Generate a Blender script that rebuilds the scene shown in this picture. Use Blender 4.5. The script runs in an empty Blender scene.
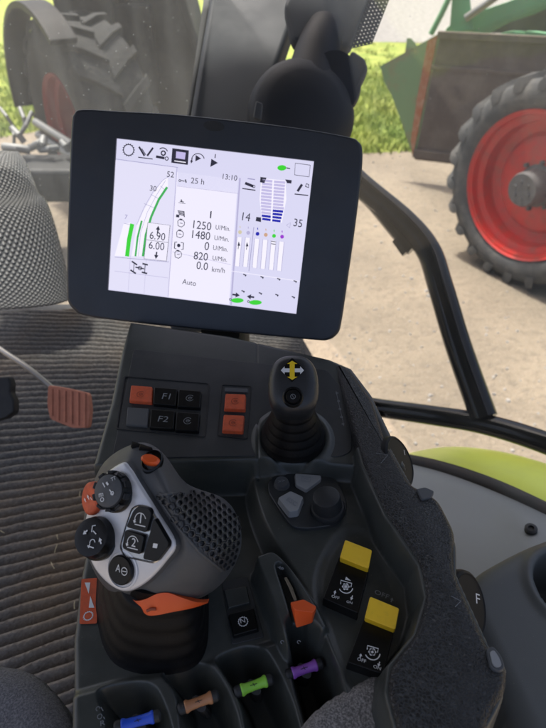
import bpy, bmesh, math, random
import numpy as np
from mathutils import Vector, Matrix
from mathutils.bvhtree import BVHTree
random.seed(7); rng = np.random.default_rng(7)
S = bpy.context.scene
COL = S.collection
V = Vector
# ---------------------------------------------------------------- camera model (used to survey the place)
CAM = V((0, 0, 2.6)); PITCH = math.radians(38); FPX = 550.0
RX = V((1, 0, 0)); FW = V((0, math.cos(PITCH), -math.sin(PITCH))); UP = V((0, math.sin(PITCH), math.cos(PITCH)))
ZUP = V((0, 0, 1))
def ray(x, y): return FW + RX*((x-273)/FPX) + UP*((364-y)/FPX)
def PD(x, y, d): return CAM + ray(x, y)*d
def PH(x, y, z):
    r = ray(x, y); return CAM + r*((z-CAM.z)/r.z)
def CV(a, b, c): return RX*a + UP*b - FW*c
class Plane:
    def __init__(s, o, n): s.o = V(o); s.n = V(n).normalized()
    def hit(s, x, y, lift=0.0):
        r = ray(x, y); o = s.o + s.n*lift
        return CAM + r*((o-CAM).dot(s.n)/r.dot(s.n))
    def lifted(s, l): return Plane(s.o + s.n*l, s.n)

# ---------------------------------------------------------------- materials
MATS = {}
def pbr(name, col, rough=.5, metal=0, bump=None, var=None, coat=0, spec=None, emis=None, bump2=None, sheen=0, dust=0):
    m = bpy.data.materials.new(name); m.use_nodes = True; nt = m.node_tree; N = nt.nodes; L = nt.links
    b = N['Principled BSDF']
    b.inputs['Base Color'].default_value = (*col, 1); b.inputs['Roughness'].default_value = rough
    b.inputs['Metallic'].default_value = metal
    if coat: b.inputs['Coat Weight'].default_value = coat; b.inputs['Coat Roughness'].default_value = .15
    if spec is not None: b.inputs['Specular IOR Level'].default_value = spec
    if sheen: b.inputs['Sheen Weight'].default_value = sheen
    tc = N.new('ShaderNodeTexCoord')
    if emis:
        b.inputs['Emission Color'].default_value = (*emis[0], 1); b.inputs['Emission Strength'].default_value = emis[1]
    if var:   # (colour2, scale, sharpness lo, hi)
        n = N.new('ShaderNodeTexNoise'); n.inputs['Scale'].default_value = var[1]; n.inputs['Detail'].default_value = 8
        n.inputs['Roughness'].default_value = .65
        L.new(tc.outputs['Object'], n.inputs['Vector'])
        r = N.new('ShaderNodeMapRange'); r.inputs[1].default_value = var[2]; r.inputs[2].default_value = var[3]
        L.new(n.outputs['Fac'], r.inputs[0])
        mx = N.new('ShaderNodeMix'); mx.data_type = 'RGBA'; mx.inputs[6].default_value = (*col, 1); mx.inputs[7].default_value = (*var[0], 1)
        L.new(r.outputs[0], mx.inputs[0]); L.new(mx.outputs[2], b.inputs['Base Color'])
        r2 = N.new('ShaderNodeMapRange'); r2.inputs[3].default_value = rough; r2.inputs[4].default_value = min(1, rough+.18)
        L.new(r.outputs[0], r2.inputs[0]); L.new(r2.outputs[0], b.inputs['Roughness'])
    if dust:
        v = N.new('ShaderNodeTexVoronoi'); v.inputs['Scale'].default_value = 260; L.new(tc.outputs['Object'], v.inputs['Vector'])
        a_ = N.new('ShaderNodeMapRange'); a_.inputs[1].default_value = .15; a_.inputs[2].default_value = .06; L.new(v.outputs['Distance'], a_.inputs[0])
        sp_ = N.new('ShaderNodeSeparateColor'); L.new(v.outputs['Color'], sp_.inputs[0])
        t_ = N.new('ShaderNodeMath'); t_.operation = 'GREATER_THAN'; t_.inputs[1].default_value = .86; L.new(sp_.outputs[0], t_.inputs[0])
        n2 = N.new('ShaderNodeTexNoise'); n2.inputs['Scale'].default_value = 14; n2.inputs['Detail'].default_value = 9; n2.inputs['Roughness'].default_value = .75; L.new(tc.outputs['Object'], n2.inputs['Vector'])
        r3 = N.new('ShaderNodeMapRange'); r3.inputs[1].default_value = .48; r3.inputs[2].default_value = .8; r3.inputs[4].default_value = dust*.5; L.new(n2.outputs['Fac'], r3.inputs[0])
        m1 = N.new('ShaderNodeMath'); m1.operation = 'MULTIPLY'; L.new(a_.outputs[0], m1.inputs[0]); L.new(t_.outputs[0], m1.inputs[1])
        m2 = N.new('ShaderNodeMath'); m2.operation = 'MULTIPLY_ADD'; m2.use_clamp = True; m2.inputs[1].default_value = dust*1.6; L.new(m1.outputs[0], m2.inputs[0]); L.new(r3.outputs[0], m2.inputs[2])
        m3 = N.new('ShaderNodeMix'); m3.data_type = 'RGBA'; m3.inputs[7].default_value = (.24,.22,.19,1); L.new(m2.outputs[0], m3.inputs[0])
        bc = b.inputs['Base Color']
        if bc.links: L.new(bc.links[0].from_socket, m3.inputs[6])
        else: m3.inputs[6].default_value = (*col, 1)
        L.new(m3.outputs[2], bc)
    prev = None
    for bp in (bump, bump2):
        if not bp: continue
        kind, sc, dist = bp
        if kind == 'noise':
            t = N.new('ShaderNodeTexNoise'); t.inputs['Scale'].default_value = sc; t.inputs['Detail'].default_value = 4; out = t.outputs['Fac']
        elif kind == 'leather':
            t = N.new('ShaderNodeTexVoronoi'); t.feature = 'DISTANCE_TO_EDGE'; t.inputs['Scale'].default_value = sc
            mr = N.new('ShaderNodeMapRange'); mr.inputs[2].default_value = .16; L.new(t.outputs['Distance'], mr.inputs[0]); out = mr.outputs[0]
        elif kind == 'voronoi':
            t = N.new('ShaderNodeTexVoronoi'); t.inputs['Scale'].default_value = sc; out = t.outputs['Distance']
        L.new(tc.outputs['Object'], t.inputs['Vector'])
        bn = N.new('ShaderNodeBump'); bn.inputs['Distance'].default_value = dist; bn.inputs['Strength'].default_value = 1
        L.new(out, bn.inputs['Height'])
        if prev: L.new(prev.outputs[0], bn.inputs['Normal'])
        prev = bn
    if prev: L.new(prev.outputs[0], b.inputs['Normal'])
    MATS[name] = m
    return m
FINE = ('noise', 1800, .00012)
pbr('console_plastic', (.042,.048,.045), .30, bump=FINE, var=((.055,.061,.057), 35, .45, .75), dust=.2)
pbr('panel_plastic', (.026,.030,.033), .36, bump=FINE, var=((.034,.038,.041), 30, .4, .8), dust=.2)
pbr('grained', (.017,.0175,.0175), .36, bump=('leather', 400, .0005), bump2=FINE, var=((.028,.0285,.028), 60, .5, .75))
pbr('black_gloss', (.005,.0055,.006), .30, spec=.3, bump=('noise', 900, .00004))
pbr('black_soft', (.016,.018,.020), .55, bump=FINE, dust=.2)
pbr('rubber', (.0035,.0035,.004), .5, spec=.22, bump=('noise', 500, .0002), var=((.006,.006,.006), 40, .5, .8))
pbr('key_grey', (.07,.075,.08), .5, bump=FINE, dust=.2)
pbr('orange_key', (.66,.10,.03), .5, bump=FINE, var=((.50,.09,.035), 200, .4, .7))
pbr('orange_gloss', (.72,.10,.02), .35, bump=FINE)
pbr('yellow_key', (.94,.60,.025), .38, bump=FINE, var=((.82,.53,.025), 150, .5, .8))
pbr('silver', (.68,.685,.70), .33, metal=.3, bump=('noise', 2500, .00003), var=((.62,.625,.63), 50, .4, .8))
pbr('chrome', (.55,.56,.57), .22, metal=.9)
pbr('grip_grey', (.070,.073,.076), .5, bump=FINE, var=((.085,.087,.088), 60, .4, .8), dust=.2)
pbr('grip_mesh', (.050,.052,.055), .38)
pbr('white_print', (.72,.74,.75), .5)
pbr('grey_print', (.20,.215,.23), .5)
pbr('dark_print', (.28,.05,.02), .5)
pbr('yellow_print', (.85,.6,.02), .4)
pbr('blue_lever', (.02,.09,.62), .4, bump=FINE); pbr('brown_lever', (.42,.19,.085), .4, bump=FINE)
pbr('green_lever', (.26,.62,.06), .4, bump=FINE); pbr('purple_lever', (.30,.10,.50), .4, bump=FINE)
pbr('housing', (.026,.032,.043), .34, bump=('noise', 2500, .00006), var=((.027,.031,.039), 12, .4, .8), dust=.10)
pbr('pillar_trim', (.055,.064,.075), .6, bump=('noise', 900, .0002), var=((.07,.078,.088), 9, .4, .8))
pbr('cover_black', (.017,.020,.026), .6, bump=('noise', 900, .0002))
pbr('window_seal', (.018,.015,.014), .5, var=((.06,.035,.03), 20, .5, .8))
pbr('black_paint', (.004,.0045,.005), .14, spec=.35)
pbr('ledge_grey', (.23,.243,.242), .34, bump=('noise', 1200, .0001), var=((.22,.23,.23), 6, .4, .8))
pbr('cup_grey', (.085,.090,.087), .5, bump=FINE, dust=.2)
pbr('fender_green', (.46,.54,.07), .3, var=((.38,.44,.08), 6, .5, .8))
pbr('steel', (.35,.34,.32), .4, metal=.8)
pbr('knob_black', (.010,.0105,.011), .55, spec=.2)
pbr('flap_grey', (.024,.027,.033), .6)
pbr('head_black', (.022,.024,.027), .38, bump=FINE, dust=.15)
pbr('dull_steel', (.20,.205,.20), .55, metal=.4)
pbr('kite_grey', (.26,.27,.275), .4)
pbr('terracotta', (.50,.20,.13), .75, bump=('noise', 400, .0004), var=((.40,.165,.11), 60, .4, .7))
pbr('seat_fabric', (.09,.092,.105), .9, bump=('noise', 620, .002), var=((.22,.22,.235), 620, .42, .62), sheen=.3)
pbr('armrest_fabric', (.09,.085,.08), .9, bump=('noise', 750, .002), var=((.36,.34,.32), 750, .42, .62), sheen=.3)
pbr('cab_lining', (.09,.095,.095), .8)
pbr('cab_floor', (.02,.02,.02), .7)
pbr('tyre', (.055,.057,.057), .85, bump=('noise', 60, .002), var=((.12,.115,.105), 6, .45, .68))
pbr('tyre_dusty', (.022,.024,.024), .9, bump=('noise', 30, .01), var=((.045,.045,.042), 5, .4, .7))
pbr('rim_red', (.52,.022,.014), .42, var=((.30,.06,.045), 11, .45, .75))
pbr('hub_grey', (.10,.10,.10), .6, var=((.08,.07,.065), 25, .4, .7))
pbr('loader_green', (.12,.36,.17), .45, var=((.14,.26,.14), 6, .5, .8))
pbr('bucket_green', (.19,.31,.14), .6, var=((.30,.20,.10), 2.2, .50, .66))
pbr('bucket_dark', (.10,.072,.056), .75, bump=('noise', 12, .01), var=((.16,.13,.105), 3.5, .42, .7))
pbr('rust', (.36,.13,.05), .8, var=((.45,.30,.2), 8, .4, .7))
pbr('machine_dark', (.012,.013,.014), .6, var=((.045,.045,.043), 3, .45, .7))
pbr('machine_red', (.26,.03,.026), .6)
pbr('straw', (.5,.42,.25), .8)
pbr('grass_blade', (.18,.27,.025), .6, var=((.42,.45,.10), .8, .35, .65))

def screen_mat(name, rgb, k=1.0):
    lin = [((c/255+.055)/1.055)**2.4 if c > 10 else c/255/12.92 for c in rgb]
    m = bpy.data.materials.new(name); m.use_nodes = True; b = m.node_tree.nodes['Principled BSDF']
    b.inputs['Base Color'].default_value = (.02,.02,.02,1); b.inputs['Roughness'].default_value = .25
    b.inputs['Emission Color'].default_value = (*lin, 1); b.inputs['Emission Strength'].default_value = k*SCREEN
    MATS[name] = m; return m
EXPO = .9
SCREEN = 1.06*2**(-EXPO)
for nm, c in dict(scr_bg=(212,210,236), scr_panel=(234,230,247), scr_mid=(221,218,240), scr_line=(150,146,185), scr_ink=(38,36,52), scr_soft=(178,173,208),
                  scr_green=(55,205,40), scr_dkgreen=(60,170,80), scr_blue=(18,22,165), scr_white=(240,236,250), scr_tan=(200,160,130), scr_purple=(150,50,200), scr_beige=(205,195,165), scr_bar=(190,183,222), scr_pink=(190,180,225)).items():
    screen_mat(nm, c)

def soil_material():
    m = bpy.data.materials.new('sandy_soil'); m.use_nodes = True; nt = m.node_tree; N = nt.nodes; L = nt.links; b = N['Principled BSDF']
    tc = N.new('ShaderNodeTexCoord'); b.inputs['Roughness'].default_value = .95
    def noise(sc, det=8, rough=.6):
        n = N.new('ShaderNodeTexNoise'); n.inputs['Scale'].default_value = sc; n.inputs['Detail'].default_value = det; n.inputs['Roughness'].default_value = rough
        L.new(tc.outputs['Object'], n.inputs['Vector']); return n
    n1 = noise(1.1); n2 = noise(14); n3 = noise(45)
    def ramp(src, lo, hi):
        r = N.new('ShaderNodeMapRange'); r.inputs[1].default_value = lo; r.inputs[2].default_value = hi; L.new(src, r.inputs[0]); return r.outputs[0]
    def mix(f, a, c, k=1):
        mx = N.new('ShaderNodeMix'); mx.data_type = 'RGBA'
        if hasattr(a, 'links'): L.new(a, mx.inputs[6])
        else: mx.inputs[6].default_value = (*a, 1)
        mx.inputs[7].default_value = (*c, 1); 
        mm = N.new('ShaderNodeMath'); mm.operation = 'MULTIPLY'; mm.inputs[1].default_value = k; L.new(f, mm.inputs[0]); L.new(mm.outputs[0], mx.inputs[0])
        return mx.outputs[2]
    c = mix(ramp(n1.outputs['Fac'], .38, .66), (.285,.235,.17), (.205,.17,.125))
    c = mix(ramp(n2.outputs['Fac'], .5, .72), c, (.155,.13,.10), .8)
    c = mix(ramp(n3.outputs['Fac'], .55, .7), c, (.35,.31,.25), .7)
    vo = N.new('ShaderNodeTexVoronoi'); vo.inputs['Scale'].default_value = 22; L.new(tc.outputs['Object'], vo.inputs['Vector'])
    c = mix(ramp(vo.outputs['Distance'], .16, .08), c, (.14,.11,.08), .7)
    L.new(c, b.inputs['Base Color'])
    bn = N.new('ShaderNodeBump'); bn.inputs['Distance'].default_value = .03; L.new(n2.outputs['Fac'], bn.inputs['Height'])
    b2 = N.new('ShaderNodeBump'); b2.inputs['Distance'].default_value = .012; L.new(n3.outputs['Fac'], b2.inputs['Height']); L.new(bn.outputs[0], b2.inputs['Normal'])
    L.new(b2.outputs[0], b.inputs['Normal'])
    MATS['sandy_soil'] = m
soil_material()
pbr('gravel', (.36,.345,.315), .95, bump=('noise', 9, .05), var=((.22,.21,.19), 6, .4, .65))
pbr('lawn', (.20,.28,.035), .95, bump=('noise', 6, .08), var=((.42,.44,.10), 2.2, .38, .66))

def glass_material(name, dust, speck, tint=(.62,.66,.66), streak=0.0, top=None):
    m = bpy.data.materials.new(name); m.use_nodes = True; nt = m.node_tree; N = nt.nodes; L = nt.links
    N.remove(N['Principled BSDF']); out = N['Material Output']
    tr = N.new('ShaderNodeBsdfTransparent'); tr.inputs[0].default_value = (.97,.98,.98,1)
    gl = N.new('ShaderNodeBsdfGlossy'); gl.inputs['Roughness'].default_value = .03
    lw = N.new('ShaderNodeLayerWeight'); lw.inputs[0].default_value = .5
    pw = N.new('ShaderNodeMath'); pw.operation = 'POWER'; pw.inputs[1].default_value = 5; L.new(lw.outputs['Facing'], pw.inputs[0])
    fr = N.new('ShaderNodeMath'); fr.operation = 'MULTIPLY_ADD'; fr.inputs[1].default_value = .6; fr.inputs[2].default_value = .02; L.new(pw.outputs[0], fr.inputs[0])
    df = N.new('ShaderNodeBsdfDiffuse'); df.inputs[0].default_value = (*tint, 1)
    tl = N.new('ShaderNodeBsdfTranslucent'); tl.inputs[0].default_value = (*tint, 1)
    dd = N.new('ShaderNodeMixShader'); dd.inputs[0].default_value = .6; L.new(df.outputs[0], dd.inputs[1]); L.new(tl.outputs[0], dd.inputs[2])
    g = N.new('ShaderNodeMixShader'); L.new(fr.outputs[0], g.inputs[0]); L.new(tr.outputs[0], g.inputs[1]); L.new(gl.outputs[0], g.inputs[2])
    tc = N.new('ShaderNodeTexCoord')
    n = N.new('ShaderNodeTexNoise'); n.inputs['Scale'].default_value = 6; n.inputs['Detail'].default_value = 6; L.new(tc.outputs['Object'], n.inputs['Vector'])
    mp = N.new('ShaderNodeMapping'); mp.inputs['Scale'].default_value = (26,26,2.2); L.new(tc.outputs['Object'], mp.inputs[0])
    ns = N.new('ShaderNodeTexNoise'); ns.inputs['Scale'].default_value = 1; ns.inputs['Detail'].default_value = 3; L.new(mp.outputs[0], ns.inputs['Vector'])
    v = N.new('ShaderNodeTexVoronoi'); v.inputs['Scale'].default_value = 75; L.new(tc.outputs['Object'], v.inputs['Vector'])
    vr = N.new('ShaderNodeMapRange'); vr.inputs[1].default_value = .16; vr.inputs[2].default_value = .07
    # only some of the cells hold a speck
    sep = N.new('ShaderNodeSeparateColor'); L.new(v.outputs['Color'], sep.inputs[0])
    sz = N.new('ShaderNodeMath'); sz.operation = 'MULTIPLY_ADD'; sz.inputs[1].default_value = .16; L.new(sep.outputs[1], sz.inputs[0]); L.new(v.outputs['Distance'], sz.inputs[2]); L.new(sz.outputs[0], vr.inputs[0])
    th = N.new('ShaderNodeMath'); th.operation = 'GREATER_THAN'; th.inputs[1].default_value = .45; L.new(sep.outputs[0], th.inputs[0])
    sp = N.new('ShaderNodeMath'); sp.operation = 'MULTIPLY'; L.new(vr.outputs[0], sp.inputs[0]); L.new(th.outputs[0], sp.inputs[1])
    sp2 = N.new('ShaderNodeMath'); sp2.operation = 'MULTIPLY'; sp2.inputs[1].default_value = speck; L.new(sp.outputs[0], sp2.inputs[0])
    a = N.new('ShaderNodeMapRange'); a.inputs[1].default_value = .3; a.inputs[2].default_value = .7; a.inputs[3].default_value = dust*.7; a.inputs[4].default_value = dust*1.3
    L.new(n.outputs['Fac'], a.inputs[0])
    s = N.new('ShaderNodeMapRange'); s.inputs[1].default_value = .45; s.inputs[2].default_value = .75; s.inputs[4].default_value = streak; L.new(ns.outputs['Fac'], s.inputs[0])
    q = N.new('ShaderNodeMath'); q.operation = 'ADD'; L.new(a.outputs[0], q.inputs[0]); L.new(s.outputs[0], q.inputs[1])
    q2 = N.new('ShaderNodeMath'); q2.operation = 'ADD'; q2.use_clamp = True; L.new(q.outputs[0], q2.inputs[0]); L.new(sp2.outputs[0], q2.inputs[1])
    if top:   # dirt thickens towards the upper part of the pane
        sx = N.new('ShaderNodeSeparateXYZ'); L.new(tc.outputs['Object'], sx.inputs[0])
        tg = N.new('ShaderNodeMapRange'); tg.interpolation_type = 'SMOOTHSTEP'; tg.inputs[1].default_value = top[0]; tg.inputs[2].default_value = top[1]; tg.inputs[3].default_value = top[2]; L.new(sx.outputs[2], tg.inputs[0])
        tm = N.new('ShaderNodeMath'); tm.operation = 'MULTIPLY'; L.new(tg.outputs[0], tm.inputs[0]); L.new(q2.outputs[0], tm.inputs[1]); q2 = tm
    f = N.new('ShaderNodeMixShader'); L.new(q2.outputs[0], f.inputs[0]); L.new(g.outputs[0], f.inputs[1]); L.new(dd.outputs[0], f.inputs[2])
    L.new(f.outputs[0], out.inputs[0]); MATS[name] = m
glass_material('dusty_windscreen_glass', .055, .5, streak=.04)
glass_material('dusty_side_glass', .085, .30, streak=.03, top=(.35,.80,.12))

def mat_material():
    m = pbr('mat_carpet', (.115,.112,.107), .95, bump=('noise', 240, .0022), var=((.19,.183,.17), 160, .42, .62))
    nt = m.node_tree; N = nt.nodes; L = nt.links; b = N['Principled BSDF']
    src = b.inputs['Base Color'].links[0].from_socket
    tc = N.new('ShaderNodeTexCoord'); n = N.new('ShaderNodeTexNoise'); n.inputs['Scale'].default_value = 2.6; n.inputs['Detail'].default_value = 7
    L.new(tc.outputs['Object'], n.inputs['Vector'])
    r = N.new('ShaderNodeMapRange'); r.inputs[1].default_value = .48; r.inputs[2].default_value = .72; r.inputs[4].default_value = .7; L.new(n.outputs['Fac'], r.inputs[0])
    vd = N.new('ShaderNodeVectorMath'); vd.operation = 'DISTANCE'; L.new(tc.outputs['Object'], vd.inputs[0]); vd.inputs[1].default_value = tuple(PH(15, 600, 1.7)-V((-.41,.84,1.7)))
    dm = N.new('ShaderNodeMapRange'); dm.inputs[1].default_value = .42; dm.inputs[2].default_value = .05; dm.inputs[4].default_value = .55; L.new(vd.outputs['Value'], dm.inputs[0])
    da = N.new('ShaderNodeMath'); da.operation = 'MULTIPLY_ADD'; da.use_clamp = True; L.new(dm.outputs[0], da.inputs[0]); L.new(n.outputs['Fac'], da.inputs[1]); L.new(r.outputs[0], da.inputs[2]); r = da
    mx = N.new('ShaderNodeMix'); mx.data_type = 'RGBA'; mx.inputs[7].default_value = (.22,.16,.10,1)
    L.new(r.outputs[0], mx.inputs[0]); L.new(src, mx.inputs[6]); L.new(mx.outputs[2], b.inputs['Base Color'])
mat_material()

def mesh_cover_material():
    m = bpy.data.materials.new('diamond_weave'); m.use_nodes = True; nt = m.node_tree; N = nt.nodes; L = nt.links; b = N['Principled BSDF']
    b.inputs['Base Color'].default_value = (.16,.17,.17,1); b.inputs['Roughness'].default_value = .3
    tc = N.new('ShaderNodeTexCoord')
    mp = N.new('ShaderNodeMapping'); mp.inputs['Rotation'].default_value = (0,0,math.radians(40)); mp.inputs['Scale'].default_value = (1,1,1)
    L.new(tc.outputs['UV'], mp.inputs[0])
    hs = []
    for i in range(2):
        w = N.new('ShaderNodeTexWave'); w.bands_direction = 'XY'[i]; w.inputs['Scale'].default_value = 14; w.inputs['Distortion'].default_value = .15
        L.new(mp.outputs[0], w.inputs['Vector']); hs.append(w)
    mu = N.new('ShaderNodeMath'); mu.operation = 'MULTIPLY'; L.new(hs[0].outputs['Fac'], mu.inputs[0]); L.new(hs[1].outputs['Fac'], mu.inputs[1])
    bn = N.new('ShaderNodeBump'); bn.inputs['Distance'].default_value = .008; L.new(mu.outputs[0], bn.inputs['Height']); L.new(bn.outputs[0], b.inputs['Normal'])
    mx = N.new('ShaderNodeMix'); mx.data_type = 'RGBA'; mx.inputs[6].default_value = (.14,.145,.14,1); mx.inputs[7].default_value = (.46,.47,.46,1)
    L.new(mu.outputs[0], mx.inputs[0]); L.new(mx.outputs[2], b.inputs['Base Color'])
    MATS['diamond_weave'] = m
mesh_cover_material()

# ---------------------------------------------------------------- object helpers
ROOT = {}
def thing(name, label, cat, loc, group=None):
    o = bpy.data.objects.new(name, None); COL.objects.link(o); o.empty_display_size = .05
    o.location = loc; o['label'] = label; o['category'] = cat
    if group: o['group'] = group
    ROOT[o.name] = V(loc); return o
def off_of(o):
    while o.parent: o = o.parent
    return ROOT[o.name]
def link_mesh(name, me, mat, parent=None, label=None, cat=None, kind=None, sharp=32, group=None):
    if isinstance(mat, str): mat = [mat]
    for k in mat: me.materials.append(MATS[k])
    o = bpy.data.objects.new(name, me); COL.objects.link(o)
    if parent:
        me.transform(Matrix.Translation(-off_of(parent))); o.parent = parent
    else:
        cs = [v.co for v in me.vertices]
        if kind is None and cs:
            c = V((sum(p.x for p in cs)/len(cs), sum(p.y for p in cs)/len(cs), min(p.z for p in cs)))
            me.transform(Matrix.Translation(-c)); o.location = c; ROOT[o.name] = c
        else: ROOT[o.name] = V((0,0,0))
    me.polygons.foreach_set('use_smooth', [True]*len(me.polygons))
    if sharp: me.set_sharp_from_angle(angle=math.radians(sharp))
    if label: o['label'] = label
    if cat: o['category'] = cat
    if kind: o['kind'] = kind
    if group: o['group'] = group
    return o
def catmull(P, n, closed):
    out = []; m = len(P)
    for i in range(m if closed else m-1):
        if closed: a, b, c, d = P[i-1], P[i], P[(i+1)%m], P[(i+2)%m]
        else: a, b, c, d = P[max(i-1,0)], P[i], P[i+1], P[min(i+2,m-1)]
        for k in range(n):
            t = k/n; t2 = t*t; t3 = t2*t
            out.append((a*(-t3+2*t2-t) + b*(3*t3-5*t2+2) + c*(-3*t3+4*t2+t) + d*(t3-t2))*.5)
    if not closed: out.append(P[-1].copy())
    return out
class MB:
    def __init__(s): s.v = []; s.f = []; s.m = []; s.uv = None
    def add(s, vs, fs, mi=0):
        b = len(s.v); s.v += [tuple(p) for p in vs]; s.f += [tuple(b+i for i in f) for f in fs]; s.m += [mi]*len(fs)
    def prism(s, pts, vec, mi=0):
        n = len(pts); vec = V(vec)
        a = sum((pts[i].cross(pts[(i+1)%n]) for i in range(n)), V((0,0,0)))
        if a.dot(vec) < 0: pts = pts[::-1]
        s.add(list(pts)+[p+vec for p in pts], [tuple(range(n-1,-1,-1)), tuple(range(n,2*n))]+[(i,(i+1)%n,n+(i+1)%n,n+i) for i in range(n)], mi)
    def box(s, c, ax, hx, ay, hy, az, hz, mi=0):
        c=V(c); X=V(ax).normalized()*hx; Y=V(ay).normalized()*hy; Z=V(az).normalized()*hz
        s.prism([c-X-Y-Z, c+X-Y-Z, c+X+Y-Z, c-X+Y-Z], Z*2, mi)
    def loft(s, rings, closed=True, cap0=True, cap1=True, mi=0):
        n = len(rings[0]); vs = [p for r in rings for p in r]; fs = []
        for k in range(len(rings)-1):
            for i in range(n if closed else n-1):
                j = (i+1)%n; fs.append((k*n+i, k*n+j, (k+1)*n+j, (k+1)*n+i))
        if closed and cap0: fs.append(tuple(range(n-1,-1,-1)))
        if closed and cap1: fs.append(tuple((len(rings)-1)*n+i for i in range(n)))
        s.add(vs, fs, mi)
    def tube(s, path, r, seg=14, mi=0, flat=1.0):
        rings = []; prev = None
        for i, p in enumerate(path):
            t = (path[min(i+1,len(path)-1)] - path[max(i-1,0)]).normalized()
            if prev is None: u = t.orthogonal().normalized()
            else: u = (prev - t*prev.dot(t)).normalized()
            prev = u; w = t.cross(u); rr = r[i] if isinstance(r, (list,tuple)) else r
            rings.append([p + u*math.cos(2*math.pi*k/seg)*rr + w*math.sin(2*math.pi*k/seg)*rr*flat for k in range(seg)])
        s.loft(rings, mi=mi)
    def lathe(s, o, ax, prof, seg=40, mi=0, sx=1, u=None, cap=True):
        ax = V(ax).normalized(); u = V(u) if u is not None else ax.orthogonal(); u = (u-ax*u.dot(ax)).normalized(); w = ax.cross(u)
        rings = [[V(o) + ax*h + u*math.cos(2*math.pi*k/seg)*r*sx + w*math.sin(2*math.pi*k/seg)*r for k in range(seg)] for r, h in prof]
        s.loft(rings, cap0=cap, cap1=cap, mi=mi)
    def build(s, name, mat, parent=None, bevel=0, bseg=2, sharp=32, recalc=True, **kw):
        me = bpy.data.meshes.new(name); me.from_pydata(s.v, [], s.f); me.update()
        me.polygons.foreach_set('material_index', s.m)
        if recalc:
            bm = bmesh.new(); bm.from_mesh(me); bmesh.ops.recalc_face_normals(bm, faces=bm.faces); bm.to_mesh(me); bm.free()
        o = link_mesh(name, me, mat, parent, sharp=sharp, **kw)
        if bevel:
            b = o.modifiers.new('bevel', 'BEVEL'); b.width = bevel; b.segments = bseg; b.limit_method = 'ANGLE'; b.angle_limit = math.radians(30)
            b.harden_normals = True
        return o
def rounded(pts, r, n=5):
    """round the corners of a planar polygon"""
    out = []; m = len(pts)
    for i in range(m):
        p = pts[i]; a = pts[i-1]-p; b = pts[(i+1)%m]-p
        la, lb = a.length, b.length; rr = min(r, la*.45, lb*.45)
        A = p + a.normalized()*rr; B = p + b.normalized()*rr
        for k in range(n+1):
            t = k/n; out.append(A*(1-t)**2 + p*2*t*(1-t) + B*t*t)
    return out
def keycap(plane, quad, h, mat, parent, name='button', base=-.002, r=.0015, inset=.9, bev=.0006, label=None):
    P = [plane.hit(x, y) for x, y in quad]; c = sum(P, V((0,0,0)))/len(P); n = plane.n
    # shift so that the TOP face lands on the surveyed outline
    T = [plane.hit(x, y, h) for x, y in quad]; ct = sum(T, V((0,0,0)))/len(T)
    T = rounded(T, r); B = [ct + (p-ct)*(1/inset) + n*(base-h) for p in T]
    mb = MB(); mb.loft([B, [ct+(p-ct)*(1+(1/inset-1)*.35)+n*(-h*.25) for p in T], T])
    return mb.build(name, mat, parent, bevel=bev, sharp=40, label=label)
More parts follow.
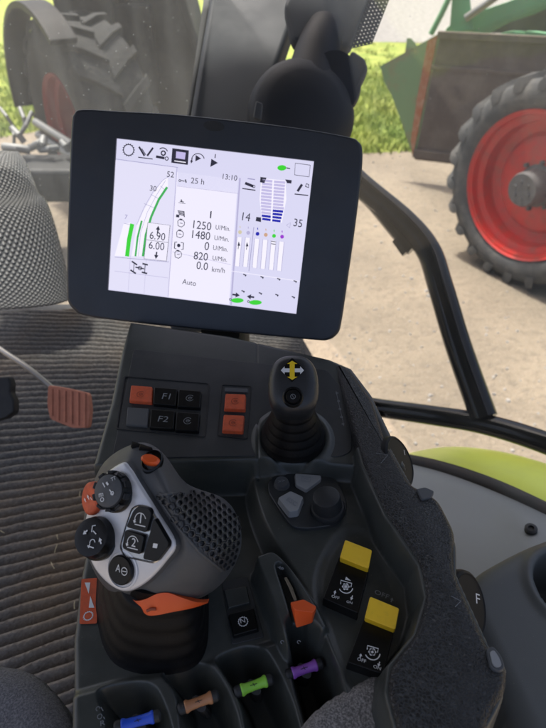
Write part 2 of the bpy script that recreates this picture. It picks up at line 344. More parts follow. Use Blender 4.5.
# flat print on planes ------------------------------------------------------------
FONTMESH = {}
def text_geom(s):
    if s in FONTMESH: return FONTMESH[s]
    cu = bpy.data.curves.new('t', 'FONT'); cu.body = s; cu.resolution_u = 3; cu.fill_mode = 'FRONT'
    o = bpy.data.objects.new('t', cu); COL.objects.link(o)
    dg = bpy.context.evaluated_depsgraph_get(); dg.update()
    me = bpy.data.meshes.new_from_object(o.evaluated_get(dg))
    vs = [v.co.copy() for v in me.vertices]; fs = [tuple(p.vertices) for p in me.polygons]
    bpy.data.objects.remove(o); bpy.data.curves.remove(cu); bpy.data.meshes.remove(me)
    x0 = min(v.x for v in vs); x1 = max(v.x for v in vs); FONTMESH[s] = (vs, fs, x0, x1); return FONTMESH[s]
class Ink:
    def __init__(s, plane, lift=.0003): s.p = plane.lifted(lift); s.mb = MB()
    def P(s, q): return s.p.hit(*q)
    def poly(s, pts, mi=0): 
        P = [s.P(q) for q in pts]; s.mb.add(P, [tuple(range(len(P)))], mi)
    def line(s, pts, w, mi=0, closed=False):
        P = [s.P(q) for q in pts]; n = s.p.n; m = len(P); L = []; R = []
        for i in range(m):
            a = P[i-1] if (closed or i) else P[i]; b = P[(i+1)%m] if (closed or i < m-1) else P[i]
            t = (b-a).normalized(); sd = n.cross(t)*w/2; L.append(P[i]+sd); R.append(P[i]-sd)
        k = m if closed else m-1
        s.mb.add(L+R, [(i, (i+1)%m, m+(i+1)%m, m+i) for i in range(k)], mi)
    def ring(s, c, r, w, a0=0, a1=360, mi=0, seg=28):   # r, w in metres
        C = s.P(c); X = (s.P((c[0]+4,c[1]))-C); X = (X - s.p.n*X.dot(s.p.n)).normalized(); Y = s.p.n.cross(X)
        k = max(3, int(seg*abs(a1-a0)/360)); A = [math.radians(a0+(a1-a0)*i/k) for i in range(k+1)]
        vs = [C+(X*math.cos(a)+Y*math.sin(a))*(r+w/2) for a in A]+[C+(X*math.cos(a)+Y*math.sin(a))*(r-w/2) for a in A]
        s.mb.add(vs, [(i,i+1,k+2+i,k+1+i) for i in range(k)], mi)
    def disc(s, c, r, mi=0, seg=20, sx=1):
        C = s.P(c); X = (s.P((c[0]+4,c[1]))-C).normalized(); Y = s.p.n.cross(X)
        s.mb.add([C+X*math.cos(2*math.pi*i/seg)*r*sx+Y*math.sin(2*math.pi*i/seg)*r for i in range(seg)], [tuple(range(seg))], mi)
    def gear(s, c, r, w, mi=0, n=12):
        s.ring(c, r, w, mi=mi); C = s.P(c); X = (s.P((c[0]+4,c[1]))-C).normalized(); Y = s.p.n.cross(X)
        for i in range(n):
            a = 2*math.pi*i/n; d = X*math.cos(a)+Y*math.sin(a); e = s.p.n.cross(d)*w*.5; p = C+d*(r+w*.4); q = C+d*(r+w*1.3)
            s.mb.add([p-e, p+e, q+e*.8, q-e*.8], [(0,1,2,3)], mi)
    def text(s, st, a, b, mi=0, hk=1.0):
        if s.split: s.texts.append((st, a, b, mi, hk)); return
        s.text_(st, a, b, mi, hk)
    split = False
    def text_(s, st, a, b, mi=0, hk=1.0):
        vs, fs, x0, x1 = text_geom(st); A = s.P(a); B = s.P(b); X = (B-A).normalized(); Y = s.p.n.cross(X); k = (B-A).length/(x1-x0)
        s.mb.add([A + X*(v.x-x0)*k + Y*v.y*k*hk for v in vs], fs, mi)
    def arrow(s, a, b, w, mi=0):
        A = s.P(a); B = s.P(b); t = (B-A); n = s.p.n.cross(t.normalized()); M = A+t*.45
        s.mb.add([A+n*w*.25, A-n*w*.25, M-n*w*.25, M+n*w*.25], [(0,1,2,3)], mi); s.mb.add([M+n*w*.75, M-n*w*.75, B], [(0,1,2)], mi)
    def build(s, name, mat, parent, **kw):
        return s.mb.build(name, mat, parent, recalc=False, sharp=0, **kw)
# height fields -------------------------------------------------------------------
def sdf(X, Y, poly):
    px = np.array([p.x for p in poly]); py = np.array([p.y for p in poly]); n = len(px)
    d = np.full(X.shape, 1e9); inside = np.zeros(X.shape, bool)
    for i in range(n):
        j = (i+1)%n; ex, ey = px[j]-px[i], py[j]-py[i]; wx, wy = X-px[i], Y-py[i]
        t = np.clip((wx*ex+wy*ey)/(ex*ex+ey*ey+1e-18), 0, 1); d = np.minimum(d, (wx-ex*t)**2+(wy-ey*t)**2)
        c = ((py[i] > Y) != (py[j] > Y)); 
        with np.errstate(divide='ignore', invalid='ignore'):
            inside ^= c & (X < (px[j]-px[i])*(Y-py[i])/(py[j]-py[i]+1e-18)+px[i])
    return np.where(inside, -1, 1)*np.sqrt(d)
def sm(t): t = np.clip(t, 0, 1); return t*t*(3-2*t)
def W(pts, z): return [PH(x, y, z) for x, y in pts]
def spline2(pts, n=5): 
    return [ (p.x, p.y) for p in catmull([V((x, y, 0)) for x, y in pts], n, True)]
def hfield(name, mat, parent, bounds, step, func, outline, edge, drop, **kw):
    x0, x1, y0, y1 = bounds; nx = int((x1-x0)/step)+1; ny = int((y1-y0)/step)+1
    X, Y = np.meshgrid(np.linspace(x0, x1, nx), np.linspace(y0, y1, ny))
    Z = func(X, Y); so = sdf(X, Y, outline)
    # rounded shoulder then wall
    t = np.clip((so+edge)/edge, 0, 1); Z = Z - edge*.8*(1-np.sqrt(np.clip(1-t**2, 0, 1)))
    Z = np.where(so > 0, Z - np.clip(so/(step*2.2), 0, 1)*drop, Z)
    keep = so < step*3.2
    idx = -np.ones(X.shape, int); idx[keep] = np.arange(keep.sum())
    vs = np.stack([X[keep], Y[keep], Z[keep]], 1)
    a, b, c, d = idx[:-1,:-1], idx[:-1,1:], idx[1:,1:], idx[1:,:-1]; ok = (a>=0)&(b>=0)&(c>=0)&(d>=0)
    fs = np.stack([a[ok], b[ok], c[ok], d[ok]], 1)
    me = bpy.data.meshes.new(name); me.from_pydata(vs.tolist(), [], fs.tolist()); me.update()
    return link_mesh(name, me, mat, parent, sharp=0, **kw)

# ================================================================= SETTING
def sheet(name, mat, x0, x1, y0, y1, z, kind='structure', nx=1, ny=1, zf=None):
    vs = []; fs = []
    for j in range(ny+1):
        for i in range(nx+1):
            x = x0+(x1-x0)*i/nx; y = y0+(y1-y0)*j/ny; vs.append((x, y, z+(zf(x, y) if zf else 0)))
    for j in range(ny):
        for i in range(nx): a = j*(nx+1)+i; fs.append((a, a+1, a+nx+2, a+nx+1))
    mb = MB(); mb.add(vs, fs); return mb.build(name, mat, kind=kind, recalc=False, sharp=0)
sheet('ground', 'sandy_soil', -150, 150, -60, 260, 0)
def lawn_edge(x): return 8.35 + .25*math.sin(x*1.3)+.15*math.sin(x*3.1+1) + (.9 if x < -2 else 0)
mb = MB(); xs = [-40+i*.5 for i in range(161)]
mb.add([(x, lawn_edge(x), .004) for x in xs]+[(x, 70 if x < .5 else 19+.5*math.sin(x*.7), .004) for x in xs], [(i, i+1, 161+i+1, 161+i) for i in range(160)])
mb.build('grass_verge', 'lawn', kind='structure', recalc=False, sharp=0)
mb = MB(); mb.add([(1.2,19.3,.008),(90,19.3,.008),(90,75,.008),(2.5,75,.008)], [(0,1,2,3)]); mb.build('gravel_road', 'gravel', kind='structure', recalc=False)
# grass blades
mb = MB(); vs = []; fs = []
def blade(x, y, h):
    a = random.uniform(0, 6.28); lean = random.uniform(.2, 1.0)*h; w = random.uniform(.006, .014)*(1+y*.03); b = len(vs)
    dx, dy = math.cos(a)*lean, math.sin(a)*lean; px, py = -math.sin(a)*w, math.cos(a)*w
    vs.extend([(x-px, y-py, 0), (x+px, y+py, 0), (x+dx*.4+px*.7, y+dy*.4+py*.7, h*.6), (x+dx*.4-px*.7, y+dy*.4-py*.7, h*.6), (x+dx, y+dy, h)])
    fs.extend([(b, b+1, b+2, b+3), (b+3, b+2, b+4)])
for i in range(4600):
    if random.random() < .55: cx = random.uniform(.6, 5.5); cy = lawn_edge(cx)+abs(random.gauss(0, 3.5))
    else: cx = random.uniform(-8.5, -2.4); cy = lawn_edge(cx)+abs(random.gauss(0, 4))
    if cy > 18.8: continue
    H = random.uniform(.05, .17)*(1.5 if random.random() < .12 else 1)
    for k in range(9): blade(cx+random.gauss(0,.07), cy+random.gauss(0,.07), H*random.uniform(.5,1.1))
mb.add(vs, fs); mb.build('grass', 'grass_blade', kind='stuff', recalc=False, sharp=0)

mb = MB()
for i in range(900):
    u_ = random.random(); y = 1.9 + 7*u_**1.4; x = random.uniform(-.2, .95)*(y*.75)+.2; r = random.uniform(.004, .016)*(1.6 if random.random() < .08 else 1)
    ph_ = random.uniform(0, 6); vs = [(x+r*math.cos(ph_+k*1.047)*random.uniform(.7,1.2), y+r*math.sin(ph_+k*1.047)*random.uniform(.7,1.2), -.001) for k in range(6)]
    vs += [(x+(p[0]-x)*.6, y+(p[1]-y)*.6, r*random.uniform(.5,.9)) for p in vs]
    mb.add(vs, [(k, (k+1)%6, 6+(k+1)%6, 6+k) for k in range(6)]+[(6,7,8,9,10,11)])
mb.build('pebbles', 'gravel', kind='stuff', recalc=False)
# ================================================================= LOADER TRACTOR (right)
FWD = V((-.80,.60,0)); FWD.normalize(); SIDE = V((-.60,-.80,0)); SIDE.normalize()    # SIDE faces us
wc = PH(543, 184, .88)
lt = thing('loader_tractor', 'green loader tractor with red wheel rims and raised front arms, parked outside the side window', 'tractor', (wc.x, wc.y, 0))
def tractor_wheel(parent, c, ax, R, width, rimR, matT, matR, lugs=22, hub=True):
    ax = V(ax).normalized(); u = ZUP; w = ax.cross(u)
    mb = MB(); h = width/2
    prof = [(rimR, -h*.80),(rimR*1.10,-h*.95),(R*.80,-h*1.05),(R*.92,-h*.95),(R*.965,-h*.78),(R*.975,0),(R*.965,h*.78),(R*.92,h*.95),(R*.80,h*1.05),(rimR*1.10,h*.95),(rimR,h*.80)]
    seg = 72
    rings = [[c + ax*hh + (u*math.cos(2*math.pi*k/seg)+w*math.sin(2*math.pi*k/seg))*r for k in range(seg)] for r, hh in prof]
    mb.loft(rings, cap0=False, cap1=False)
    def P(a, r, hh): return c + ax*hh + (u*math.cos(a)+w*math.sin(a))*r
    for sgn in (-1, 1):
        for i in range(lugs):
            a0 = 2*math.pi*(i + (.5 if sgn < 0 else 0))/lugs; sw = 2*math.pi/lugs
            path = [(a0+sw*.42, h*1.03*sgn, .905), (a0+sw*.28, h*.96*sgn, .965), (a0, h*.55*sgn, .985), (a0-sw*.45, -h*.03*sgn, .985)]
            rr = []
            for (a, hh, k) in path:
                th = sw*.17
                rr.append([P(a-th, R*(k-.03), hh), P(a+th, R*(k-.03), hh), P(a+th*.75, R*(k+.035), hh), P(a-th*.75, R*(k+.035), hh)])
            mb.loft(rr)
    mb.build('tyre', matT, parent, sharp=50)
    rb = MB()
    pr = [(rimR*1.045, h*.95),(rimR*1.05,h*.88),(rimR*.985,h*.86),(rimR*.97,h*.62),(rimR*.88,h*.55),(rimR*.86,h*.10),(rimR*.72,h*.02),(rimR*.66,h*.18),(rimR*.42,h*.34),(rimR*.30,h*.34),(rimR*.001,h*.34)]
    rb.loft([[c + ax*hh + (u*math.cos(2*math.pi*k/64)+w*math.sin(2*math.pi*k/64))*r for k in range(64)] for r, hh in pr], cap0=False, cap1=False)
    pr2 = [(rimR*1.045,h*.95),(rimR*1.02,h*.9),(rimR*.99,-h*.9),(rimR*.001,-h*.2)]
    rb.loft([[c + ax*hh + (u*math.cos(2*math.pi*k/64)+w*math.sin(2*math.pi*k/64))*r for k in range(64)] for r, hh in pr2], cap0=False, cap1=False)
    rim = rb.build('rim', matR, parent, recalc=False)
    if hub:
        hb = MB(); hb.lathe(c+ax*h*.30, ax, [(rimR*.30,0),(rimR*.30,.02),(rimR*.255,.035),(rimR*.245,.18),(rimR*.225,.21),(.001,.21)], seg=32)
        hb2 = []
        for k in range(8):
            a = 2*math.pi*k/8; hb.lathe(c+ax*h*.33+(u*math.cos(a)+w*math.sin(a))*rimR*.335, ax, [(.02,0),(.02,.035),(.001,.036)], seg=6)
        for k in range(6):
            a = 2*math.pi*k/6+.3; hb.lathe(c+ax*(h*.30+.21)+(u*math.cos(a)+w*math.sin(a))*rimR*.12, ax, [(.014,0),(.014,.012),(.001,.013)], seg=6)
        hb.build('hub', 'hub_grey', rim)
tractor_wheel(lt, wc, V((-.85,-.53,0)), .875, .50, .60, 'tyre', 'rim_red')
# second front wheel on the far side, rear wheel, axle and body
tractor_wheel(lt, wc - SIDE*1.9, -SIDE, .875, .50, .60, 'tyre', 'rim_red')
mb = MB(); mb.tube([wc - SIDE*.25, wc - SIDE*1.65], .13); mb.build('axle', 'machine_dark', lt)
mb = MB(); c0 = wc - SIDE*.95
for (a, b, z0, z1, hw) in ((.1,-2.4,.75,1.45,.42),):
    prof = [c0+FWD*a+ZUP*(z0-wc.z), c0+FWD*a+ZUP*(z1-.15-wc.z), c0+FWD*(a-.25)+ZUP*(z1+.1-wc.z), c0+FWD*b+ZUP*(z1+.35-wc.z), c0+FWD*b+ZUP*(z0-wc.z)]
    mb.prism([p + SIDE*hw for p in prof], -SIDE*hw*2)
mb.build('bonnet', 'machine_dark', lt, bevel=.05)
# bucket
bz = .30; b0 = PH(413, 157, bz); bpl = Plane(b0, SIDE)
prof = [bpl.hit(*q) for q in ((438,34),(422,43),(402,54),(380,66),(384,82),(392,96),(402,124),(413,157))]
bw = 3.6; bd = V((.93,-.36,0)).normalized()
mb = MB(); mb.prism(prof, bd*.03)
bk = mb.build('bucket', 'bucket_green', lt)
mb = MB(); mb.prism([p + bd*(bw) for p in prof], bd*.03); mb.build('side_plate', 'bucket_green', bk)
mb = MB()
T0, B0 = prof[0], prof[-1]
rear = V((-.36,-.93,0)).normalized()
mb.prism([T0+bd*.03, B0+bd*.03, B0+bd*.03+rear*.02, T0+bd*.03+rear*.02], bd*(bw-.03))
mb.build('back_plate', 'bucket_dark', bk)
mb = MB(); mb.prism([B0+bd*.03, prof[-2]+bd*.03, prof[-3]+bd*.03, prof[-3]+bd*.03-ZUP*.03, prof[-2]+bd*.03-ZUP*.03, B0+bd*.03-ZUP*.03], bd*(bw-.03)); mb.build('floor_plate', 'bucket_dark', bk)
M0 = T0.lerp(B0, .24)
mb = MB(); mb.box((T0+bd*bw*.5)+rear*.04, bd, bw*.5, ZUP, .035, rear, .03); mb.box((M0+bd*bw*.5)+rear*.03, bd, bw*.5, ZUP, .02, rear, .02)
mb.box((B0+bd*bw*.5)+rear*.04+ZUP*.06, bd, bw*.5, ZUP, .05, rear, .03); mb.build('stiffener', 'bucket_dark', bk, bevel=.008)
# rusty strip down the rear edge of the side plate
q = lambda x, y: bpl.hit(x, y, .006)
mb = MB(); mb.prism([q(438,35), q(428,41), q(417,100), q(411,140), q(413,157)], SIDE*.012); mb.build('worn_edge', 'rust', bk)
mb = MB(); mb.prism([bpl.hit(*k) for k in ((405,52),(407,38),(412,44),(414,50))], bd*.05); mb.build('corner_lug', 'bucket_green', bk)
# arms
ap = bpl.lifted(-.75)
def plate(pts, th, mat, name, dep=0, bev=.012):
    mb = MB(); P = [ap.hit(x, y, dep) for x, y in pts]; mb.prism(P, bd*th); return mb.build(name, mat, lt, bevel=bev)
plate([(441,37),(458,36),(467,37),(480,33),(500,22),(524,14),(546,4),(580,-14),(560,-34),(533,-10),(508,1),(484,9),(468,17),(455,20),(446,28)], .12, 'loader_green', 'loader_arm')
plate([(449,28),(452,-8),(461,-12),(464,18),(466,30),(455,33)], .10, 'loader_green', 'bracket', .1)
plate([(489,36),(489,42),(514,44),(516,33),(512,30)], .14, 'loader_green', 'cylinder', -.15)
plate([(520,40),(526,30),(546,33),(580,36),(580,58),(546,52),(532,47)], .14, 'loader_green', 'bracket', -.1)
plate([(484,30),(500,24),(524,15),(546,8),(590,-6),(590,30),(546,34),(512,33),(488,33)], .05, 'machine_dark', 'cross_tube', -.5)
mb = MB(); mb.tube([ap.hit(431,34,.15), ap.hit(441,15,.15), ap.hit(452,-8,.15)], .035); mb.build('hydraulic_rod', 'loader_green', lt)
mb = MB(); mb.tube([ap.hit(466,18,.12), ap.hit(486,4,.12), ap.hit(505,-10,.12)], .045); mb.build('hydraulic_rod', 'steel', lt)

# ================================================================= MACHINE AHEAD (left, behind windscreen)
mc = PH(62, 130, 1.0); mn = V((-.80,-.60,0)).normalized(); mf = V((.60,-.80,0)).normalized()
pm = thing('parked_machine', 'dark dusty farm machine with a wide tyre and mudguard, seen through the dirty windscreen', 'farm machine', (mc.x, mc.y, 0))
tractor_wheel(pm, mc - mn*.33, mn, 1.0, .66, .5, 'tyre_dusty', 'machine_red', lugs=20, hub=False)
mb = MB(); A = []
for i in range(19):
    a = math.radians(52+i*7); d = ZUP*math.sin(a)+mf*math.cos(a); A.append((mc + d*1.13, mc + d*1.07))
rings = [[o_+mn*.14, o_-mn*.10, i_-mn*.10, i_+mn*.14] for o_, i_ in A]
mb.loft(rings); mb.build('mudguard', 'rubber', pm, bevel=.01)
bc = PD(152, 90, 6.6); mb = MB(); X_ = RX; Z_ = ZUP
mb.prism([V((bc.x-.95,bc.y,.35)), V((bc.x+.62,bc.y,.35)), V((bc.x+.60,bc.y,1.5)), V((bc.x+.42,bc.y,2.3)), V((bc.x+.10,bc.y,3.1)), V((bc.x-.75,bc.y,3.15)), V((bc.x-1.0,bc.y,2.2))], V((0,1.2,0))); mb.build('body', 'machine_dark', pm, bevel=.08, bseg=3)
mb = MB(); mb.tube(catmull([V((bc.x+.62,bc.y-.1,.5)), V((bc.x+.66,bc.y-.12,1.3)), V((bc.x+.45,bc.y-.12,2.2)), V((bc.x+.75,bc.y-.12,3.0))], 6, False), .05); mb.tube([V((bc.x-.35,bc.y-.08,.4)), V((bc.x-.30,bc.y-.08,2.9))], .035); mb.build('hose', 'tyre_dusty', pm)
mb = MB(); mb.box(V((bc.x-.1,bc.y-.06,1.5)), RX, .22, ZUP, .5, V((0,1,0)), .04); mb.build('panel', 'tyre_dusty', pm, bevel=.03)
mb = MB(); mb.tube([mc+mn*.15-mf*.35+ZUP*.03, mc+mn*.1+mf*.55+ZUP*.0], .04); mb.tube([mc+mn*.15-mf*.35-ZUP*.1, mc+mn*.1+mf*.55-ZUP*.13], .045); mb.build('hydraulic_cylinder', 'dull_steel', pm)
mb = MB()
for (x0, y0, x1, y1, r) in ((18,138,32,112,.02),(24,142,12,128,.03),(30,148,44,140,.035),(40,150,58,148,.03),(0,108,12,125,.015),(12,125,14,145,.015),(4,147,30,150,.04),(26,128,20,108,.02),(44,138,40,150,.035),(62,142,68,150,.03)):
    mb.tube([PD(x0, y0, 5.2), PD((x0+x1)/2+1, (y0+y1)/2, 5.15), PD(x1, y1, 5.2)], r)
mb.build('linkage', 'dull_steel', pm)
mb = MB(); lk = PD(40,150,5.4); mb.box(PD(40,178,5.3), RX, .55, V((0,1,0)), .25, ZUP, .16); mb.build('drawbar', 'machine_dark', pm, bevel=.05)

# ================================================================= CAB SHELL
# floor of cab
ZF = 1.70
mb = MB(); mb.prism([V((-1.3,-.6,ZF-.06)), V((.55,-.6,ZF-.06)), V((.30,.55,ZF-.06)), V((.05,1.40,ZF-.06)), V((-1.3,1.40,ZF-.06))], V((0,0,.05)))
mb.build('cab_floor', 'cab_floor', kind='structure')
VP = PH(880, 380, ZF)
a0 = math.atan2(PH(60,300,ZF).y-VP.y, PH(60,300,ZF).x-VP.x) % (2*math.pi); a1 = math.atan2(PH(60,680,ZF).y-VP.y, PH(60,680,ZF).x-VP.x) % (2*math.pi)
def matz(X, Y):
    A = np.mod(np.arctan2(Y-VP.y, X-VP.x), 2*np.pi); t = (A-a0)/(a1-a0)
    wob = .35*np.sin(X*4+Y*3)+.10*np.sin(X*21+Y*9)+.05*np.sin(X*63-Y*20)
    ph = 57*(t*.72+.28*np.sign(t)*np.abs(t)**.75) + wob
    rib = np.abs(np.sin(np.pi*ph))**.75
    return ZF + .004 + .022*rib + .012*np.sin(X*5+1)*np.sin(Y*4) + rng.normal(0, .0006, X.shape)
hfield('floor_mat', 'mat_carpet', None, (-.95,.12,.28,1.42), .0028, matz,
       [V(p) for p in ((-.9,.3,0),(.08,.3,0),(.08,1.38,0),(-.9,1.38,0))], .006, .02, label='worn grey ribbed carpet mat with brown dirt on the cab floor', cat='floor mat')
mb = MB()
for i in range(9):
    x, y = random.uniform(0, 90), random.uniform(430, 670)
    p = PH(x, y, ZF+.022); a = random.uniform(0, 3.14); l = random.uniform(.003, .008)
    mb.tube([p, p+V((math.cos(a)*l, math.sin(a)*l, .002)), p+V((math.cos(a)*2*l, math.sin(a)*2*l+.002, .001))], .0006, seg=5)
mb.build('straw', 'straw', kind='stuff')
# windscreen
WY = 1.42
mb = MB(); mb.box((-.925, WY, 2.42), RX, .825, V((0,1,0)), .003, ZUP, .72); 
mb.build('windscreen', 'dusty_windscreen_glass', label='large dusty windscreen pane with dried specks in front of the cab floor', cat='windscreen')
mb = MB(); mb.box((-.62, WY-.03, ZF+.012), RX, .75, V((0,1,0)), .022, ZUP, .014); mb.build('windscreen_sill', 'black_soft', bevel=.004, label='thin black sill along the foot of the windscreen', cat='sill')
# side window
g1 = V((.124,1.26)); g2 = V((.397,.495)); gd = (g2-g1).normalized(); gn = V((gd.y*-1, gd.x)); 
G = lambda t, z: V((g1.x+gd.x*t, g1.y+gd.y*t, z))
mb = MB(); mb.prism([G(-.35,1.75), G(1.15,1.75), G(1.15,3.1), G(-.35,3.1)], V((-gd.y, gd.x, 0))*.005)
mb.build('side_window', 'dusty_side_glass', label='slightly dusty side window pane between the console and the yard', cat='window')
# unseen roof, its extent set to block sun and direct skylight inside
mb = MB(); mb.prism([V((-1.5,-.25,3.12)), V((.85,-.25,3.12)), V((.66,.6,3.12)), V((.46,1.5,3.12)), V((-1.5,1.6,3.12))], V((0,0,.12)))
mb.build('unseen_cab_roof', 'cab_lining', bevel=.03, label='unseen cab roof overhead, sized to keep sun off the interior', cat='roof')
# pillar: broad dark trim with a paler strip down its left edge
pl = thing('roof_pillar', 'broad dark slanting pillar with trim behind the display terminal', 'pillar', PD(200, 300, 1.12))
def strip(pts, d, th, mat, name, parent, bev=.004, **kw):
    mb = MB(); P = [PD(x, y, dd) for x, y, dd in [(p[0], p[1], p[2] if len(p) > 2 else d) for p in pts]]
    mb.prism(P, FW*th); return mb.build(name, mat, parent, bevel=bev, **kw)
strip([(214,-60,1.22),(292,-60,1.22),(300,0,1.18),(262,110,1.12),(240,330,1.05),(168,330,1.05),(190,112,1.12),(209,0,1.18)], 1.1, .09, 'pillar_trim', 'trim', pl, .012)
strip([(203,-60,1.24),(216,-60,1.24),(211,0,1.2),(192,112,1.14),(180,180,1.12),(172,180,1.12),(187,112,1.14),(203,0,1.2)], 1.1, .05, 'cab_lining', 'edge_seal', pl, .006)
# dark dome shaped cover right of the pillar + flange + perforated strip
cv = thing('speaker_cover', 'black rounded cover with tilted flap beside the pillar, behind the display top', 'cover', PD(305, 130, 1.05))
mb = MB(); n = CV(.15,-.1,1).normalized()
c = PD(306,108,1.04); mb.lathe(c - n*.05, n, [(.100,-.05),(.106,0),(.104,.018),(.094,.034),(.070,.048),(.035,.054),(.001,.055)], seg=56, u=UP); mb.build('dome', 'cover_black', cv)
mb = MB(); c = PD(338,78,1.05); mb.lathe(c - n*.03, n, [(.052,-.08),(.055,0),(.05,.015),(.001,.02)], seg=40, u=UP, sx=1.15); mb.build('arm_joint', 'cover_black', cv)
mb = MB(); mb.tube(catmull([PD(310,108,1.10), PD(312,82,1.10), PD(318,52,1.11), PD(326,30,1.13)], 5, False), [.062,.062,.061,.060,.058,.055,.052,.05,.048,.047,.046,.045,.044,.043,.042,.04][:16], seg=32); mb.build('neck', 'cover_black', cv, sharp=60)
strip([(284,4,1.1),(310,-60,1.12),(398,-60,1.14),(371,0,1.12),(351,47,1.1),(335,44,1.1),(305,46,1.1),(292,40,1.1)], 1.1, .04, 'pillar_trim', 'upper_panel', cv, .01)
strip([(352,48),(366,58),(369,68),(357,94),(350,88),(346,66)], 1.07, .03, 'flap_grey', 'hinge_cover', cv, .008)
strip([(256,100),(263,103),(261,120),(253,117)], .985, .01, 'key_grey', 'latch', cv, .003)
# perforated strip (real holes)
ps = Plane(PD(372,10,1.08), CV(.25,0,1))
mb = MB()
def lerp2(a, b, t): return (a[0]+(b[0]-a[0])*t, a[1]+(b[1]-a[1])*t)
TL, TR, BR, BL = (379,-30), (401,-30), (372,44), (350,49)
# columns/rows of square cells each with an octagonal hole
nc, nr = 6, 20
for j in range(nr):
    for i in range(nc):
        def C(u, v):
            u += (.5/nc if j % 2 else 0)*0
            return ps.hit(*lerp2(lerp2(TL, TR, u), lerp2(BL, BR, u), v))
        q4 = [C(i/nc, j/nr), C((i+1)/nc, j/nr), C((i+1)/nc, (j+1)/nr), C(i/nc, (j+1)/nr)]
        cc = sum(q4, V((0,0,0)))/4
        outer = []; 
        for k in range(4): outer += [q4[k], (q4[k]+q4[(k+1)%4])/2]
        inner = [cc + ((q4[0]-cc).length*.50)*((o_-cc).normalized()) for o_ in outer]
        back = [p - ps.n*.002 for p in inner]
        mb.add(outer+inner+back, [(k, (k+1)%8, 8+(k+1)%8, 8+k) for k in range(8)]+[(8+k, 8+(k+1)%8, 16+(k+1)%8, 16+k) for k in range(8)])
mb.build('perforated_strip', 'cover_black', cv, recalc=False)
# handrail outside
hr = thing('guard_rail', 'black bent tubular guard rail outside the side window', 'rail', PD(480, 415, 1.05))
path = catmull([PD(335,160,1.32), PD(362,186,1.30), PD(405,222,1.27), PD(428,250,1.25), PD(440,285,1.22), PD(458,345,1.18), PD(484,418,1.13)], 8, False)
mb = MB(); mb.tube(path, .0275, seg=20); mb.build('upright_tube', 'black_paint', hr)
path = catmull([PD(350,403,1.3), PD(380,408,1.27), PD(430,415,1.2), PD(484,424,1.13), PD(546,443,1.04), PD(620,475,.95)], 8, False)
mb = MB(); mb.tube(path, .0215, seg=20); mb.build('lower_tube', 'black_paint', hr)
path = catmull([PD(355,188,1.30), PD(372,204,1.30), PD(396,233,1.28), PD(412,250,1.27)], 5, False)
mb = MB(); mb.tube(path, [.012]*len(path), seg=10, flat=1.8); mb.tube([PD(398,238,1.28), PD(408,252,1.275)], .016); mb.build('gusset', 'black_paint', hr)
# fender outside, seal, ledge
def strips(rows, name, mat, parent=None, n=8, thick=.012, **kw):
    R = [catmull([PD(*p) for p in r], n, False) for r in rows]
    cols = [catmull([R[k][i] for k in range(len(R))], n, False) for i in range(len(R[0]))]
    m = len(cols[0]); mb = MB(); mb.add([p for c_ in cols for p in c_], [(i*m+j, (i+1)*m+j, (i+1)*m+j+1, i*m+j+1) for i in range(len(cols)-1) for j in range(m-1)])
    o = mb.build(name, mat, parent, sharp=0, **kw); s_ = o.modifiers.new('s', 'SOLIDIFY'); s_.thickness = thick; s_.offset = 0; return o
strips([[(385,480,1.75),(440,470,1.7),(500,475,1.6),(560,495,1.45),(640,530,1.3)],
        [(385,462,1.6),(440,450,1.52),(490,452,1.42),(546,466,1.3),(640,500,1.15)],
        [(390,464,1.4),(440,460,1.34),(490,475,1.24),(546,500,1.12),(640,545,1.0)],
        [(392,475,1.3),(440,480,1.22),(490,500,1.12),(546,530,1.0),(640,590,.9)]], 'fender', 'fender_green', label='lime green tractor fender just outside the side window', cat='fender')
led = strips([[(398,462,1.06),(440,472,1.0),(490,490,.92),(546,516,.83),(640,565,.72)],
        [(395,478,1.0),(440,490,.94),(490,510,.86),(546,540,.76),(640,600,.66)],
        [(380,520,.92),(430,545,.84),(480,580,.75),(540,620,.66),(620,680,.58)],
        [(385,600,.80),(430,640,.74),(480,690,.66),(520,740,.60),(570,820,.52)]], 'window_ledge', 'ledge_grey', label='pale grey moulded ledge under the side window, right of the console', cat='ledge')
mb = MB(); p = [PD(*k) for k in ((398,459,1.06),(440,468,1.0),(490,485,.92),(546,511,.83),(640,560,.72))]; mb.tube(catmull(p, 8, False), .013, seg=12, flat=.8); mb.build('ledge_seal', 'window_seal', led)
sc = PD(531,529,.772); sn = CV(-.2,.75,.65).normalized(); mb = MB(); mb.lathe(sc, sn, [(.0085,-.004),(.0085,.0015),(.006,.003),(.004,.003),(.0035,.0005),(.001,.0005)], seg=24); mb.build('screw', 'black_soft', led)
# cup holder
ZC = 2.10
cupo = [V((p.x, p.y, 0)) for p in W(spline2([(462,600),(474,574),(500,556),(546,535),(610,520),(680,560),(660,700),(600,780),(545,790),(520,735),(500,690),(478,640)], 4), ZC)]
ch = PH(578, 588, ZC)
def cupz(X, Y):
    r = np.hypot(X-ch.x, Y-ch.y); Z = ZC + .004*np.exp(-((r-.046)/.005)**2) - .08*sm((.041-r)/.004)
    return Z
cup = hfield('cup_holder', 'cup_grey', None, (min(p.x for p in cupo)-.01, max(p.x for p in cupo)+.01, min(p.y for p in cupo)-.01, max(p.y for p in cupo)+.01), .0015, cupz, cupo, .022, .16,
       label='dark grey moulded cup holder at the right edge beside the console', cat='cup holder')
